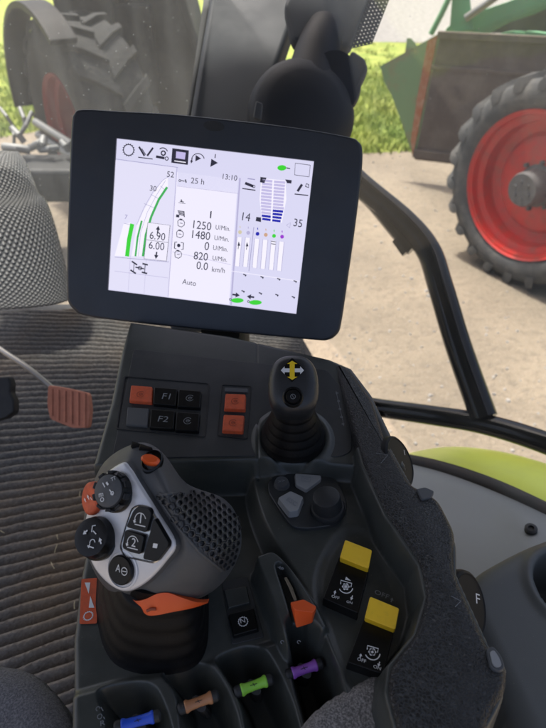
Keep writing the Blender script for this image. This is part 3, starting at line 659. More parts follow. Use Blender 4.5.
# steering column cover (woven look)
prof = [(0,150),(8,160),(16,178),(22,192),(30,200),(37,218),(45,245),(51,268),(54,285),(55,296)]
rings = []
for (x, y) in prof:
    p = PD(x, y, 1.38); c = PD(x-75, y+4, 1.44); rad = (p-c).length
    ring = []
    for k in range(25):
        a = math.radians(-100+200*k/24)
        ring.append(c + RX*math.cos(a)*rad*1.0 - V((0,1,0))*math.sin(a)*rad*.22)
    rings.append(ring)
mb = MB(); R2 = [catmull([r[k] for r in rings], 4, False) for k in range(25)]; R2 = [[R2[k][j] for k in range(25)] for j in range(len(R2[0]))]
mb.loft(R2, closed=False); o = mb.build('column_cover', 'diamond_weave', sharp=0, label='grey diamond-patterned column cover at the left edge in front of the windscreen', cat='cover')
me = o.data; uvl = me.uv_layers.new(name='UVMap'); 
for poly in me.polygons:
    for li, vi in zip(poly.loop_indices, poly.vertices):
        j, k = divmod(vi, 25); uvl.data[li].uv = (k/24*1.35, j/len(R2)*1.05)
s_ = o.modifiers.new('s', 'SOLIDIFY'); s_.thickness = .01
# pedal
pd = thing('pedal', 'terracotta rubber pedal with ribs on a thin steel rod, over the floor mat', 'pedal', PD(68, 430, 1.12))
pp = Plane(PD(68,408,1.05), CV(-.15,.1,1))
mb = MB(); P = rounded([pp.hit(*k) for k in ((48,385),(66,388),(88,393),(90,410),(88,428),(72,428),(50,419),(47,405))], .006, 3); mb.prism(P, -pp.n*.014)
pad = mb.build('pad', 'terracotta', pd, bevel=.004, bseg=3)
mb = MB()
for k in range(6):
    x = 52+k*6.6; mb.tube([pp.hit(x, 389+k*.9, .0005), pp.hit(x, 419+k*1.6-(3 if k < 1 else 0), .0005)], .0022, seg=8)
mb.build('rib', 'terracotta', pad)
mb = MB(); mb.tube(catmull([PD(-30,325,1.15), PD(0,349,1.1), PD(28,368,1.08), PD(52,388,1.075)], 4, False), .0055, seg=10); mb.build('rod', 'steel', pd)
bp = thing('brake_pedal', 'black pedal edge at the left border beside the terracotta pedal', 'pedal', PD(-8, 425, 1.05))
pq = Plane(PD(0,400,1.02), CV(.1,.1,1)); mb = MB(); mb.prism([pq.hit(*k) for k in ((-30,378),(9,376),(11,384),(10,392),(14,400),(14,412),(6,418),(-30,428))], -pq.n*.03); bpad = mb.build('pad', 'black_soft', bp, bevel=.004)
mb = MB(); mb.tube([PD(-20,400,1.06), PD(-24,470,1.25), PD(-26,520,1.32)], .012); mb.build('arm', 'black_soft', bp)
# seat cushion, armrest cushion
def cushion(px, d0, name, mat, label, cat, z0, thick, rr):
    O = [V((p.x, p.y, 0)) for p in W(px, z0)]
    xs = [p.x for p in O]; ys = [p.y for p in O]
    def zf(X, Y): 
        s_ = -sdf(X, Y, O); return z0 + thick*.25*sm(s_/.08)
    return hfield(name, mat, None, (min(xs)-.01, max(xs)+.01, min(ys)-.01, max(ys)+.01), .003, zf, O, rr, .12, label=label, cat=cat)
cushion(spline2([(-60,655),(0,657),(28,664),(48,680),(63,702),(73,728),(80,770),(70,850),(-60,850)], 4), 0, 'seat_cushion', 'seat_fabric', 'dark grey speckled fabric seat cushion at the bottom left', 'seat cushion', 2.10, .02, .03)

# ================================================================= CONSOLE
ZU, ZL, ZR, ZT, ZPIT = 2.190, 2.135, 2.163, 2.200, 2.085
US = .12
y_u0 = PH(240, 410, ZU).y
PU = Plane(PH(240, 410, ZU), (0, -US, 1)); PL = Plane((0,0,ZL), (0,0,1)); PR = Plane((0,0,ZR), (0,0,1))
co = thing('armrest_console', 'dark grey armrest console with orange, black and yellow controls in front of the display', 'control console', (PH(240,600,ZL).x, PH(240,600,ZL).y, ZF))
outl = [PH(*p) for p in ((131,326,2.2),(230,338,2.2),(330,358,2.2),(352,366,2.2),(372,396,2.19),(392,440,2.18),(430,520,2.17),(470,620,2.15),(490,690,2.14),(480,760,2.14),(90,775,ZL),(73,735,ZL),(73,690,ZL),(73,640,ZL),(80,580,ZL),(88,530,2.14),(98,470,2.165),(112,405,2.185),(122,355,2.195))]
outl = [V((p.x, p.y, 0)) for p in outl]
up_poly = W([(60,466),(150,463),(248,460),(300,461),(362,466),(480,466),(480,300),(60,300)], 2.185)
rd_poly = W(spline2([(249,478),(256,468),(300,463),(352,462),(395,500),(460,600),(430,700),(392,780),(352,740),(338,690),(322,640),(300,590),(272,545),(256,510)], 4), ZR)
hou = W(spline2([(254,563),(262,555),(275,553),(290,566),(308,590),(326,620),(330,632),(316,640),(296,648),(283,640),(268,600)], 4), ZR)
pits = [W(spline2(p, 4), 2.12) for p in ([(103,705),(112,696),(137,692),(156,697),(166,712),(176,745),(180,790),(118,790),(110,730)],
        [(166,686),(176,679),(200,672),(214,679),(228,700),(240,735),(246,790),(194,790),(180,710)],
        [(217,670),(230,660),(252,655),(266,662),(281,688),(296,728),(304,790),(258,790),(243,720),(228,690)],
        [(285,650),(300,644),(316,654),(329,676),(338,705),(344,790),(316,790),(304,735),(293,695)])]
slot = W(spline2([(276,566),(284,566),(296,586),(304,606),(309,630),(304,640),(294,636),(290,614),(283,590)], 4), ZR+.004)
rail_px = [(x, y, 2.2) for x, y in ((334,363),(346,364),(373,398),(385,436),(412,484),(439,497),(456,530),(456,572),(491,648),(509,668),(507,690),(488,724),(480,772),
           (405,772),(396,727),(386,690),(389,664),(415,632),(426,594),(419,562),(385,512),(362,462),(350,415),(341,385))]
rail = [PH(*p) for p in rail_px]; rail = [V((p.x, p.y, 0)) for p in rail]
def console_z(X, Y):
    Z = np.full(X.shape, ZL)
    # whole lower deck rises gently towards the levers
    d = sdf(X, Y, rd_poly); m = sm(-d/.012+.45); Z = Z*(1-m)+ZR*m
    d = sdf(X, Y, hou); Z = np.maximum(Z, ZL + (ZR+.006-ZL)*sm(-d/.008+.5)); 
    # front apron carrying the levers
    ap_ = W([(60,700),(110,686),(200,668),(285,640),(330,640),(345,800),(60,800)], ZL)
    d = sdf(X, Y, ap_); m = sm(-d/.010+.5); Z = np.maximum(Z, Z*(1-m)+(ZL+.006)*m)
    d = sdf(X, Y, up_poly); m = sm(-d/.009+.5); Z = Z*(1-m)+(ZU+US*(Y-y_u0))*m
    for p in pits:
        d = sdf(X, Y, p); m = sm(-d/.013+.12); Z = Z*(1-m)+ZPIT*m
    d = sdf(X, Y, slot); m = sm(-d/.003+.3); Z = Z - .016*m
    # recess round the yellow switches
    rc = W(spline2([(345,530),(372,535),(400,590),(412,625),(395,668),(372,690),(345,680),(318,600),(322,560)], 4), ZR)
    d = sdf(X, Y, rc); Z = Z - .004*sm(-d/.012+.4)
    dr_ = sdf(X, Y, rail); Z = np.where((Y < PH(300,470,ZR).y) & (dr_ < .007), np.maximum(Z, ZR + (ZT-.003-ZR)*sm(1-np.maximum(dr_,0)/.007)*(dr_ < .007)), Z)
    # small joystick collar
    jb = PH(293,436,ZU); r = np.hypot((X-jb.x), (Y-jb.y)); Z = Z + .004*np.exp(-((r-.037)/.006)**2) - .004*sm((.034-r)/.004)
    # seam grooves on the upper panel
    for (a, b) in (((257,345),(258,462)),):
        A, B = PH(*a, ZU), PH(*b, ZU); e = (B-A); L_ = e.length; e.normalize(); t = np.clip((X-A.x)*e.x+(Y-A.y)*e.y, 0, L_)
        dd = np.hypot(X-A.x-e.x*t, Y-A.y-e.y*t); Z = Z - .0016*np.exp(-(dd/.0009)**2)
    return Z
hfield('body', 'console_plastic', co, (min(p.x for p in outl)-.01, max(p.x for p in outl)+.01, min(p.y for p in outl)-.01, max(p.y for p in outl)+.01), .0011, console_z, outl, .006, .10)
# the dark upper panel skin is the same moulding in a deeper tone: one raised insert
ins = [PU.hit(x, y, -.001) for x, y in ((134,350),(235,362),(327,371),(350,400),(352,452),(340,458),(254,457),(150,459),(112,461))]
mb = MB(); mb.prism(rounded(ins, .006, 4), PU.n*.0022); mb.build('upper_panel', 'panel_plastic', co, bevel=.0007)
# hood behind the panel, under the display
hood = [[PD(*p) for p in r] for r in ([(137,322,.80),(200,330,.80),(262,338,.80),(318,352,.80)], [(132,327,.70),(200,334,.70),(262,342,.70),(326,356,.70)], [(128,343,.655),(200,350,.655),(262,357,.655),(338,367,.655)], [(124,356,.655),(200,362,.66),(262,368,.66),(342,376,.66)])]
# pedestal
mb = MB(); c0 = V((co.location.x, co.location.y, 0)); P = [c0+(p-c0)*.82 for p in outl]; mb.prism([V((p.x,p.y,ZF)) for p in P], V((0,0,2.05-ZF))); mb.prism([V((p.x,p.y,2.03)) for p in [c0+(q_-c0)*.975 for q_ in outl]], V((0,0,.05))); mb.build('pedestal', 'black_soft', co)

# grained rail ------------------------------------------------
def inset_ring(P, d):
    n = len(P); out = []
    area = sum(P[k].x*P[(k+1)%n].y-P[(k+1)%n].x*P[k].y for k in range(n)); sg = 1 if area > 0 else -1
    for k in range(n):
        t = (P[(k+1)%n]-P[k-1]).normalized(); out.append(P[k] + V((-t.y, t.x, 0))*sg*d)
    return out
RO = rounded(rail, .009, 6)
mb = MB(); mb.loft([[p+ZUP*(ZT-.055) for p in RO], [p+ZUP*(ZT-.007) for p in RO]] + [[p+ZUP*(ZT+h) for p in inset_ring(RO, d)] for d, h in ((.0005,-.0045),(.0018,-.0022),(.0035,-.0008),(.0055,0))])
mb.build('padded_rail', 'grained', co, sharp=75)
# engraved triangle marks beside the knobs
PT = Plane((0,0,ZT+.0002), (0,0,1))
for tri_ in ([(376,453),(388,455),(381,463)], [(451,596),(461,601),(455,607)]):
    ik = Ink(PT, .0002); ik.line(tri_, .0005); ik.build('mark', 'grey_print', co)
# rail knobs on the outer edge
def side_knob(cpx, d, r, n, name, mat, depth=.022):
    c = PD(*cpx, d); n = n.normalized(); mb = MB()
    mb.lathe(c - n*depth, n, [(r*.9,0),(r,.003),(r,depth-.005),(r*.96,depth-.0015),(r*.88,depth),(r*.84,depth-.0008),(r*.5,depth-.0004),(r*.001,depth-.0004)], seg=48, u=UP)
    return mb.build(name, mat, co), Plane(c - n*.0004, n)
k1, kp1 = side_knob((401,461), .553, .0275, CV(.74,.36,.56), 'knob', 'knob_black')
ik = Ink(kp1, .0004); ik.line([(404,450),(405,455)], .001); ik.build('mark', 'white_print', k1)
k2, kp2 = side_knob((471,606), .449, .0285, CV(.70,.28,.66), 'knob', 'knob_black', .028)
ik = Ink(kp2, .0004); ik.text('F', (476.3,603.2), (480.3,604.6), hk=.62); ik.build('letter', 'white_print', k2)
keycap(PT, [(417,489),(425,487),(434,491),(431,497),(422,499)], .002, 'key_grey', co, name='marker_pad', r=.002)
keycap(PT, [(487,649),(493,646),(501,655),(505,667),(499,671),(491,667)], .0025, 'key_grey', co, name='release_button', r=.003)
cbp = PT.lifted(.0025); keycap(cbp, [(490,652),(494,650),(499,657),(502,665),(497,667),(493,664)], .001, 'kite_grey', co, name='release_button_face', r=.002)

# switch block ------------------------------------------------
e = lambda x, y: (110+x/3.64, 340+y/3.64)
PUi = PU.lifted(.0012)
def quadp(f, *pts): return [f(*p) for p in pts]
def frame_block(plane, quad, parent, w=.0012):
    T = [plane.hit(x, y) for x, y in quad]; c = sum(T, V((0,0,0)))/4
    o_ = rounded(T, .003, 3); i_ = [c+(p-c)*.975 for p in o_]; n = plane.n
    mb = MB(); mb.loft([[p-n*.002 for p in o_], [p+n*.0008 for p in o_], [p+n*.0008 for p in i_], [p-n*.0004 for p in i_]], cap0=False, cap1=True); return mb.build('switch_frame', 'black_soft', parent, sharp=30)
frame_block(PUi, quadp(e, (52,132),(362,158),(348,355),(22,325)), co)
frame_block(PUi, quadp(e, (408,162),(515,168),(500,362),(390,350)), co)
def rocker_icon(par, plane, c, mat, r=.0042):
    ik = Ink(plane, .0003); ik.ring(c, r, .0006, 40, 330); ik.ring(c, r*.4, .0006, mi=0); ik.line([(c[0]-1,c[1]),(c[0]+2.5,c[1]-.4)], .0006)
    return ik.build('icon', mat, par)
H = .0045
b = keycap(PUi, quadp(e, (78,165),(152,170),(150,225),(72,218)), H, 'orange_key', co, label='orange rocker button at top left of the six'); rocker_icon(b, PUi.lifted(H), e(112,197), 'dark_print')
b = keycap(PUi, quadp(e, (162,172),(243,178),(238,238),(158,230)), H, 'black_gloss', co); ik = Ink(PUi.lifted(H), .0003); ik.text('F1', e(188,214), e(216,216), hk=1.0); ik.build('lettering', 'grey_print', b)
b = keycap(PUi, quadp(e, (252,180),(330,186),(326,245),(246,240)), H, 'black_gloss', co); rocker_icon(b, PUi.lifted(H), e(291,211), 'grey_print')
b = keycap(PUi, quadp(e, (65,245),(140,250),(135,312),(60,305)), H*.6, 'key_grey', co)
b = keycap(PUi, quadp(e, (150,252),(235,258),(230,322),(145,315)), H, 'black_gloss', co); ik = Ink(PUi.lifted(H), .0003); ik.text('F2', e(173,296), e(209,299), hk=.9); ik.build('lettering', 'grey_print', b)
b = keycap(PUi, quadp(e, (244,262),(325,268),(320,330),(238,325)), H, 'black_gloss', co); rocker_icon(b, PUi.lifted(H), e(283,294), 'grey_print')
b = keycap(PUi, quadp(e, (422,195),(492,198),(490,252),(417,248)), H, 'orange_key', co, label='upper orange button of the right pair'); rocker_icon(b, PUi.lifted(H), e(456,222), 'dark_print')
b = keycap(PUi, quadp(e, (415,272),(487,275),(482,332),(410,328)), H, 'orange_key', co, label='lower orange button of the right pair'); rocker_icon(b, PUi.lifted(H), e(448,301), 'dark_print')
keycap(PUi, quadp(e, (420,173),(500,177),(499,190),(420,186)), .0015, 'key_grey', co, name='blank_cover', r=.0008)

# cross symbols beside small joystick
ik = Ink(PUi, .0004)
for (x, y) in ((337,393),(338.5,401),(340,409),(341.5,417),(343,424)): ik.ring((x,y), .0011, .0006)
ik.line([(336,391),(344,426)], .0004)
ik.build('symbols', 'grey_print', co)

# dial module on right deck
k = lambda x, y: (240+x/4.55, 455+y/4.55)
mb = MB(); P = rounded([PR.hit(*k(*p), .004) for p in ((125,125),(165,84),(250,72),(370,82),(440,108),(480,190),(490,240),(440,318),(300,335),(235,325),(180,250),(130,170))], .012, 4)
mb.prism([p-PR.n*.006 for p in P], PR.n*.006); mod = mb.build('dial_module', 'panel_plastic', co, bevel=.0012, bseg=3)
PM = PR.lifted(.004)
def round_btn(plane, c, r, h, mat, parent, name='button'):
    mb = MB(); mb.lathe(plane.hit(*c, h)-plane.n*h, plane.n, [(r*1.15,-.001),(r*1.15,.0006),(r*1.03,.0008),(r,.0012),(r,h*.75),(r*.93,h),(r*.8,h*.94),(.0002,h*.94)], seg=40); return mb.build(name, mat, parent)
b = round_btn(PM, k(190,120), .0070, .005, 'key_grey', mod); ik = Ink(PM.lifted(.005*.94), .0003); ik.text('>>', k(176,128), k(206,122), hk=.9); ik.build('icon', 'grey_print', b)
b = keycap(PM, quadp(k, (252,84),(368,92),(364,112),(302,158),(256,132)), .004, 'kite_grey', mod, r=.002); ik = Ink(PM.lifted(.004), .0003); ik.line(quadp(k,(282,98),(322,102),(318,122),(280,117)), .0006, closed=True); ik.line(quadp(k,(292,108),(310,110)), .0006); ik.build('icon', 'grey_print', b)
b = keycap(PM, quadp(k, (230,163),(288,190),(264,252),(224,258),(174,194)), .008, 'kite_grey', mod, r=.002); ik = Ink(PM.lifted(.008), .0003); ik.text('ESC', k(210,205), k(252,232), hk=.9); ik.build('lettering', 'grey_print', b)
mb = MB(); kc = PM.hit(*k(400,252)); mb.lathe(kc, (-.14,.02,1), [(.0165,-.001),(.0165,.004),(.0155,.006),(.0140,.0065),(.0132,.018),(.0125,.0205),(.0108,.0215),(.0002,.0218)], seg=48); mb.build('rotary_knob', 'black_soft', mod)

# N switch block
n_ = lambda x, y: (200+x/3.9, 560+y/3.9)
PL2 = PL.lifted(.0005)
T = [PL.hit(*q_, .0008) for q_ in quadp(n_, (85,85),(185,65),(250,300),(125,330))]; mb = MB(); mb.prism([p-ZUP*.002 for p in rounded(T, .002, 3)], ZUP*.0024); nb = mb.build('switch_frame', 'panel_plastic', co, bevel=.0006)
keycap(PL2, quadp(n_, (95,118),(180,102),(194,164),(112,186)), .0028, 'console_plastic', nb, name='blank_cover')
b = keycap(PL2, quadp(n_, (112,212),(208,188),(226,268),(132,294)), .005, 'black_gloss', nb, name='switch'); ik = Ink(PL2.lifted(.005), .0003); ik.gear(n_(168,240), .0038, .0006, n=14); ik.text('N', n_(159,247), n_(177,243), hk=.9); ik.build('icon', 'white_print', b)

# orange sticker
PLs = PL.lifted(.0006)
zz = lambda x, y: (0+x/3.9, 560+y/3.9)
T = [PLs.hit(*q_) for q_ in quadp(zz, (318,75),(380,70),(378,248),(310,250))]; mb = MB(); mb.prism(rounded(T, .0015, 3), ZUP*.0003)
stk = mb.build('range_sticker', 'orange_key', co); ik = Ink(PLs, .0006)
ik.poly(quadp(zz,(346,132),(352,88),(330,88))); ik.poly(quadp(zz,(346,186),(368,186),(352,140))); ik.gear(zz(344,218), .0036, .0007, n=16); ik.build('symbols', 'white_print', stk)

# slider
s_ = lambda x, y: (240+x/4.85, 540+y/4.85)
PS = Plane((0,0,ZR+.0065), (0,0,1)); ik = Ink(PS.lifted(-.016), .001); ik.mb = MB(); 
P = [PS.hit(*s_(*q_), -.006) for q_ in ((213,182),(228,182),(256,232),(276,292),(262,294),(240,240))]; ik.mb.prism([p-ZUP*.002 for p in P], ZUP*.002); ik.mb.build('slide_rail', 'chrome', co)
ik = Ink(PS, .0008)
ik.ring(s_(198,134), .0013, .0006, 90, 330); ik.line([s_(183,132), s_(213,138)], .0006); ik.ring(s_(205,138), .001, .0005)
ik.build('symbols', 'grey_print', co)
for x_ in (205, 286): ik = Ink(PS, .0008); ik.ring(s_(x_,495), .0012, .0006, 0, 270); ik.build('mark', 'grey_print', co)
# orange slider knob: wedge
PK = PS
top = [PK.hit(*s_(*q_), .013) for q_ in ((242,302),(308,287),(372,322),(356,352),(262,338))]
bot = [PK.hit(*s_(*q_), -.004) for q_ in ((262,330),(318,318),(366,350),(352,402),(272,428))]
mb = MB(); lip = [PK.hit(*s_(*q_), .009) for q_ in ((243,312),(309,297),(373,333),(355,365),(262,352))]
mb.loft([rounded(bot,.0015,2), rounded(lip,.0015,2), rounded(top,.0015,2)]); mb.build('slider_knob', 'orange_gloss', co, bevel=.0005, label='bright orange slider handle')

# yellow PTO rockers
yy = lambda x, y: (320+x/4.855, 530+y/4.855)
def pto(body, cap, ic, tri, offpos, onpos, arr, lab):
    P = PR.lifted(-.003)
    rk = keycap(P, quadp(yy, *body), .010, 'black_gloss', co, name='pto_switch', inset=.97, r=.001, bev=.0007, label=lab)
    top = P.lifted(.010)
    T = [top.hit(*yy(*q_), .009) for q_ in cap]; d = (T[3]-T[0]).normalized()
    B = [t - ZUP*.010 for t in T]; B[2] = B[2]-d*.002; B[3] = B[3]-d*.002
    mb = MB(); mb.loft([rounded(B,.0012,2), rounded(T,.0012,2)]); mb.build('flap', 'yellow_key', rk, bevel=.0008, bseg=3)
    ik = Ink(top, .0003); 
    c = yy(*ic)
    ik.ring(c, .0058, .0008, 200, 345); ik.disc(c, .0021)
    for q_ in range(6):
        a = math.radians(60*q_); ik.disc((c[0]+math.cos(a)*2.6, c[1]+math.sin(a)*2.6), .0011, seg=8)
    X = 31/4.855; ik.line([(c[0]-X*.8, c[1]-2.5), (c[0]-X*.75, c[1]-6.4), (c[0]+X*.95, c[1]-3.3), (c[0]+X*.8, c[1]+.6)], .0008)
    if tri: ik.poly([yy(ic[0]+2, ic[1]-48), yy(ic[0]+26, ic[1]-28), yy(ic[0]-4, ic[1]-34)])
    ik.text('OFF', yy(*offpos[0]), yy(*offpos[1]), hk=.9); ik.text('ON', yy(*onpos[0]), yy(*onpos[1]), hk=.9)
    ik.arrow(yy(*arr[0]), yy(*arr[1]), .0016); ik.arrow(yy(*arr[2]), yy(*arr[3]), .0016)
    ik.build('lettering', 'white_print', rk)
pto([(92,130),(240,185),(184,402),(16,330)], [(122,46),(254,97),(236,188),(96,133)], (125,275), True, ((55,326),(92,338)), ((128,352),(156,360)), ((70,314),(75,292),(158,318),(150,342)), 'black switch with yellow flap, the upper of the two')
pto([(214,425),(362,482),(308,700),(134,640)], [(243,321),(386,380),(366,484),(217,425)], (254,592), False, ((180,632),(222,646)), ((258,668),(294,682)), ((194,620),(200,600),(290,640),(282,664)), 'black switch with yellow flap, the lower of the two')
ik = Ink(PR, .0006); ik.text('OFF', yy(263,308), yy(332,336), hk=.8); ik.arrow(yy(345,350), yy(352,328), .002); ik.build('lettering', 'grey_print', co)
# left-bottom engraved symbols
q2 = lambda x, y: (60+x/3.9, 640+y/3.9)
ik = Ink(Plane((0,0,ZL+.006),(0,0,1)), .0006); ik.ring(q2(148,268), .0014, .0005, 0, 270); ik.line([q2(160,262), q2(168,276)], .0005); ik.ring(q2(155,298), .0016, .0005); ik.line([q2(170,300), q2(174,308)], .0005); ik.text('R', q2(158,336), q2(176,330), hk=.8); ik.build('symbols', 'grey_print', co)
# coloured levers
def lever(a, b, mat, lab, zl=ZL+.004):
    A, B = PH(*a, zl), PH(*b, zl); ax = (B-A).normalized(); L_ = (B-A).length
    mb = MB(); r = .0043
    mb.lathe(A, ax, [(r*.9,0),(r*1.08,.001),(r*1.08,.002),(r*.88,.004),(r*.82,L_*.5),(r*.88,L_-.004),(r*1.08,L_-.002),(r*1.08,L_-.001),(r*.9,L_)], seg=28)
    lv = mb.build('lever', mat, co, label=lab)
    mb = MB()
    for s0, sg in ((A,-1), (B,1)): mb.lathe(s0, ax*sg, [(r*.95,-.0005),(r*1.02,.001),(r*1.0,.0035),(r*.7,.005),(.0002,.0052)], seg=24)
    M = (A+B)/2; mb.tube(catmull([M-ZUP*.003, M-ZUP*.016+V((0,.004,0)), M-ZUP*.05+V((0,.012,0))], 4, False), [.0042]*9, seg=12, flat=1.6)
    mb.build('stalk', 'black_soft', lv)
    ik = Ink(Plane(M+ZUP*r*.86+V((0,-.0015,0)), (0,-.3,1)), .0004)
    mx, my = (a[0]+b[0])/2, (a[1]+b[1])/2-1; ik.line([(mx-3.5,my+1.2),(mx+3.5,my-1.2)], .0005); ik.line([(mx-1,my-1.6),(mx+1,my+1.6)], .0005); ik.build('mark', 'scr_ink' if False else 'black_soft', lv)
lever((121,726),(154.5,716.5),'blue_lever','blue spool lever')
lever((184.5,707.5),(212.5,696.8),'brown_lever','brown spool lever')
lever((240.5,690.5),(267,680.6),'green_lever','green spool lever')
lever((291.5,673.6),(317,664.6),'purple_lever','purple spool lever')
# armrest cushion
cushion(spline2([(292,745),(314,708),(338,690),(362,677),(386,668),(396,690),(400,730),(400,820),(300,820)], 3), 0, 'armrest_cushion', 'armrest_fabric', 'speckled grey fabric armrest cushion at the bottom between levers and padded rail', 'armrest', 2.165, .012, .012)

# ================================================================= SMALL JOYSTICK
jb = PH(293,436,ZU)
js = thing('small_joystick', 'small black joystick with yellow and white cross arrows on the console, below the display', 'joystick', jb)
mb = MB(); prof = [(.034,-.004)]
for i in range(5):
    z0 = i*.0085; r0 = .0325-.0032*i; prof += [(r0, z0+.001), (r0+.0004, z0+.004), (r0-.003, z0+.0075)]
prof += [(.016,.045),(.015,.065)]
mb.lathe(jb, (0,0,1), prof, seg=44); mb.build('bellows', 'rubber', js, sharp=60)
hn = CV(-.02,.28,1).normalized(); hu = (UP-hn*UP.dot(hn)).normalized(); hr_ = hu.cross(hn)*1
if hr_.x < 0: hr_ = -hr_
hc = PD(293.5,384,.520)
def sup(c, rx, ry, p=2.8, n=40, top=1.0):
    out = []
    for k_ in range(n):
        a = 2*math.pi*k_/n; ca, sa = math.cos(a), math.sin(a); x = math.copysign(abs(ca)**(2/p), ca)*rx; y = math.copysign(abs(sa)**(2/p), sa)*ry
        x *= (1.0 if y < 0 else 1-(1-top)*(y/ry)); out.append(c+hr_*x+hu*y)
    return out
mb = MB(); mb.loft([sup(hc-hn*.045-hu*.02,.012,.014), sup(hc-hn*.035-hu*.012,.020,.022), sup(hc-hn*.018-hu*.002,.0238,.0285), sup(hc-hn*.006,.0242,.0295,top=.92), sup(hc+hn*.001,.0222,.0272,top=.9), sup(hc+hn*.0045,.018,.023,top=.9), sup(hc+hn*.006,.011,.015), sup(hc+hn*.0064,.002,.003)])
hd = mb.build('head', 'head_black', js, sharp=70)
HP = Plane(hc+hn*.0066, hn)
mb = MB(); mb.lathe(HP.hit(293,397)-hn*.003, hn, [(.0098,0),(.0098,.003),(.0088,.0042),(.0076,.0042),(.0072,.0025),(.0070,.0045),(.006,.0062),(.0002,.0064)], seg=40); hb_ = mb.build('thumb_button', 'black_gloss', hd)
ik = Ink(Plane(HP.hit(293,397)+hn*.0035, hn), .0002); ik.ring((293,396.5), .0022, .0005); ik.line([(292,395),(294,398)], .0004); ik.build('icon', 'grey_print', hb_)
mb = MB(); mb.prism(rounded([HP.hit(*q_) for q_ in ((292,357.5),(305,370),(292,383),(280.5,370))], .002, 3), hn*.0012); em = mb.build('emblem_plate', 'black_gloss', hd, bevel=.0003)
ik = Ink(HP.lifted(.0012), .0003)
def cross(ik, c, l, w, hd_, vert, mi):
    x, y = c; v = (lambda a, b_: (x+a, y+b_)) if vert else (lambda a, b_: (x+b_, y+a))
    ik.poly([v(-w,-l+hd_), v(w,-l+hd_), v(w,l-hd_), v(-w,l-hd_)], mi); ik.poly([v(0,-l), v(w*2.1,-l+hd_), v(-w*2.1,-l+hd_)], mi); ik.poly([v(0,l), v(w*2.1,l-hd_), v(-w*2.1,l-hd_)], mi)
cross(ik, (292.4,370.3), 11.6, 1.9, 3.8, False, 0); ik.build('white_arrow', 'white_print', hd)
ik = Ink(HP.lifted(.0015), .0003); cross(ik, (292.2,370.3), 9.6, 2.5, 3.2, True, 0); ik.build('yellow_arrow', 'yellow_print', hd)

# ================================================================= MULTIFUNCTION JOYSTICK
PN = CV(-.45,.10,.88).normalized(); PP = Plane(PD(133,527,.42), PN)
js2b = PH(150, 625, ZL)
mj = thing('multifunction_joystick', 'large grey joystick with silver faceplate, orange button and honeycomb palm grip on a black boot', 'joystick', js2b)
base = [(97,596),(99,622),(106,648),(120,665),(150,673),(186,669),(203,652),(207,620),(204,580),(185,545),(145,535),(105,552)]
B0_ = catmull([PH(x, y, ZL) for x, y in base], 4, True); cb = sum(B0_, V((0,0,0)))/len(B0_)
ct_ = PD(158, 580, .46); rings = []
K = 26
for i in range(K+1):
    t = i/K; sc_ = 1.0 - .30*t**1.3 + .008*math.sin(t*math.pi*2*4.5)
    if i == 0: sc_ = 1.03
    sh = (ct_-cb)*t; rings.append([cb + (p-cb)*sc_ + V((sh.x, sh.y, 0)) + ZUP*(.062*t) for p in B0_])
mb = MB(); mb.loft(rings); mb.build('boot', 'rubber', mj, sharp=70)
# head loft
R0 = [(122,463),(131,468),(143,487),(160,514),(176,543),(166,562),(147,582),(127,591),(108,582),(92,560),(86,525),(100,482)]
r0 = [PP.hit(*p) for p in R0]; cc = sum(r0, V((0,0,0)))/12
r1 = [cc+(p-cc)*1.035 - PN*.004 for p in r0]
R = [r0, r1]
R.append([PD(*p) for p in ((133,444,.452),(150,449,.440),(161,475,.423),(174,508,.405),(187,543,.398),(181,570,.402),(160,593,.412),(134,598,.430),(108,590,.452),(90,562,.468),(84,522,.472),(102,466,.468))])
R.append([PD(*p) for p in ((154,450,.475),(169,462,.460),(178,485,.438),(190,513,.415),(203,545,.402),(200,573,.405),(180,598,.418),(152,604,.44),(125,598,.475),(105,572,.495),(103,525,.505),(124,475,.495))])
R.append([PD(*p) for p in ((182,482,.495),(192,492,.475),(200,505,.448),(212,526,.425),(221,550,.413),(216,575,.418),(200,597,.432),(180,603,.46),(150,600,.50),(135,572,.515),(135,530,.525),(155,495,.515))])
R.append([PD(*p) for p in ((216,496,.495),(226,502,.478),(232,513,.462),(237,530,.448),(237,549,.442),(231,568,.445),(221,584,.455),(206,594,.48),(185,592,.51),(175,572,.525),(180,538,.53),(197,507,.515))])
R.append([PD(*p) for p in ((224,506,.495),(232,510,.487),(237,518,.476),(241,530,.468),(241,547,.463),(236,562,.465),(227,574,.473),(215,580,.488),(203,577,.503),(197,563,.512),(200,540,.512),(212,518,.505))])
R.append([PD(*p) for p in ((230,520,.493),(234,521,.490),(236,525,.486),(238,531,.482),(238,543,.48),(235,553,.481),(230,560,.484),(224,562,.491),(218,560,.497),(215,552,.501),(217,540,.501),(224,528,.498))])
loops = [catmull(r, 6, True) for r in R]; m_ = len(loops[0])
body = [[None]*m_ for _ in range(0)]
cols = [catmull([lp[i] for lp in loops[1:]], 6, False) for i in range(m_)]
rr = [loops[0]] + [[cols[i][j] for i in range(m_)] for j in range(len(cols[0]))]
mb = MB(); mb.loft(rr); head = mb.build('grip_body', 'grip_grey', mj, sharp=50)
bv = BVHTree.FromPolygons([V(v) for v in mb.v], mb.f)
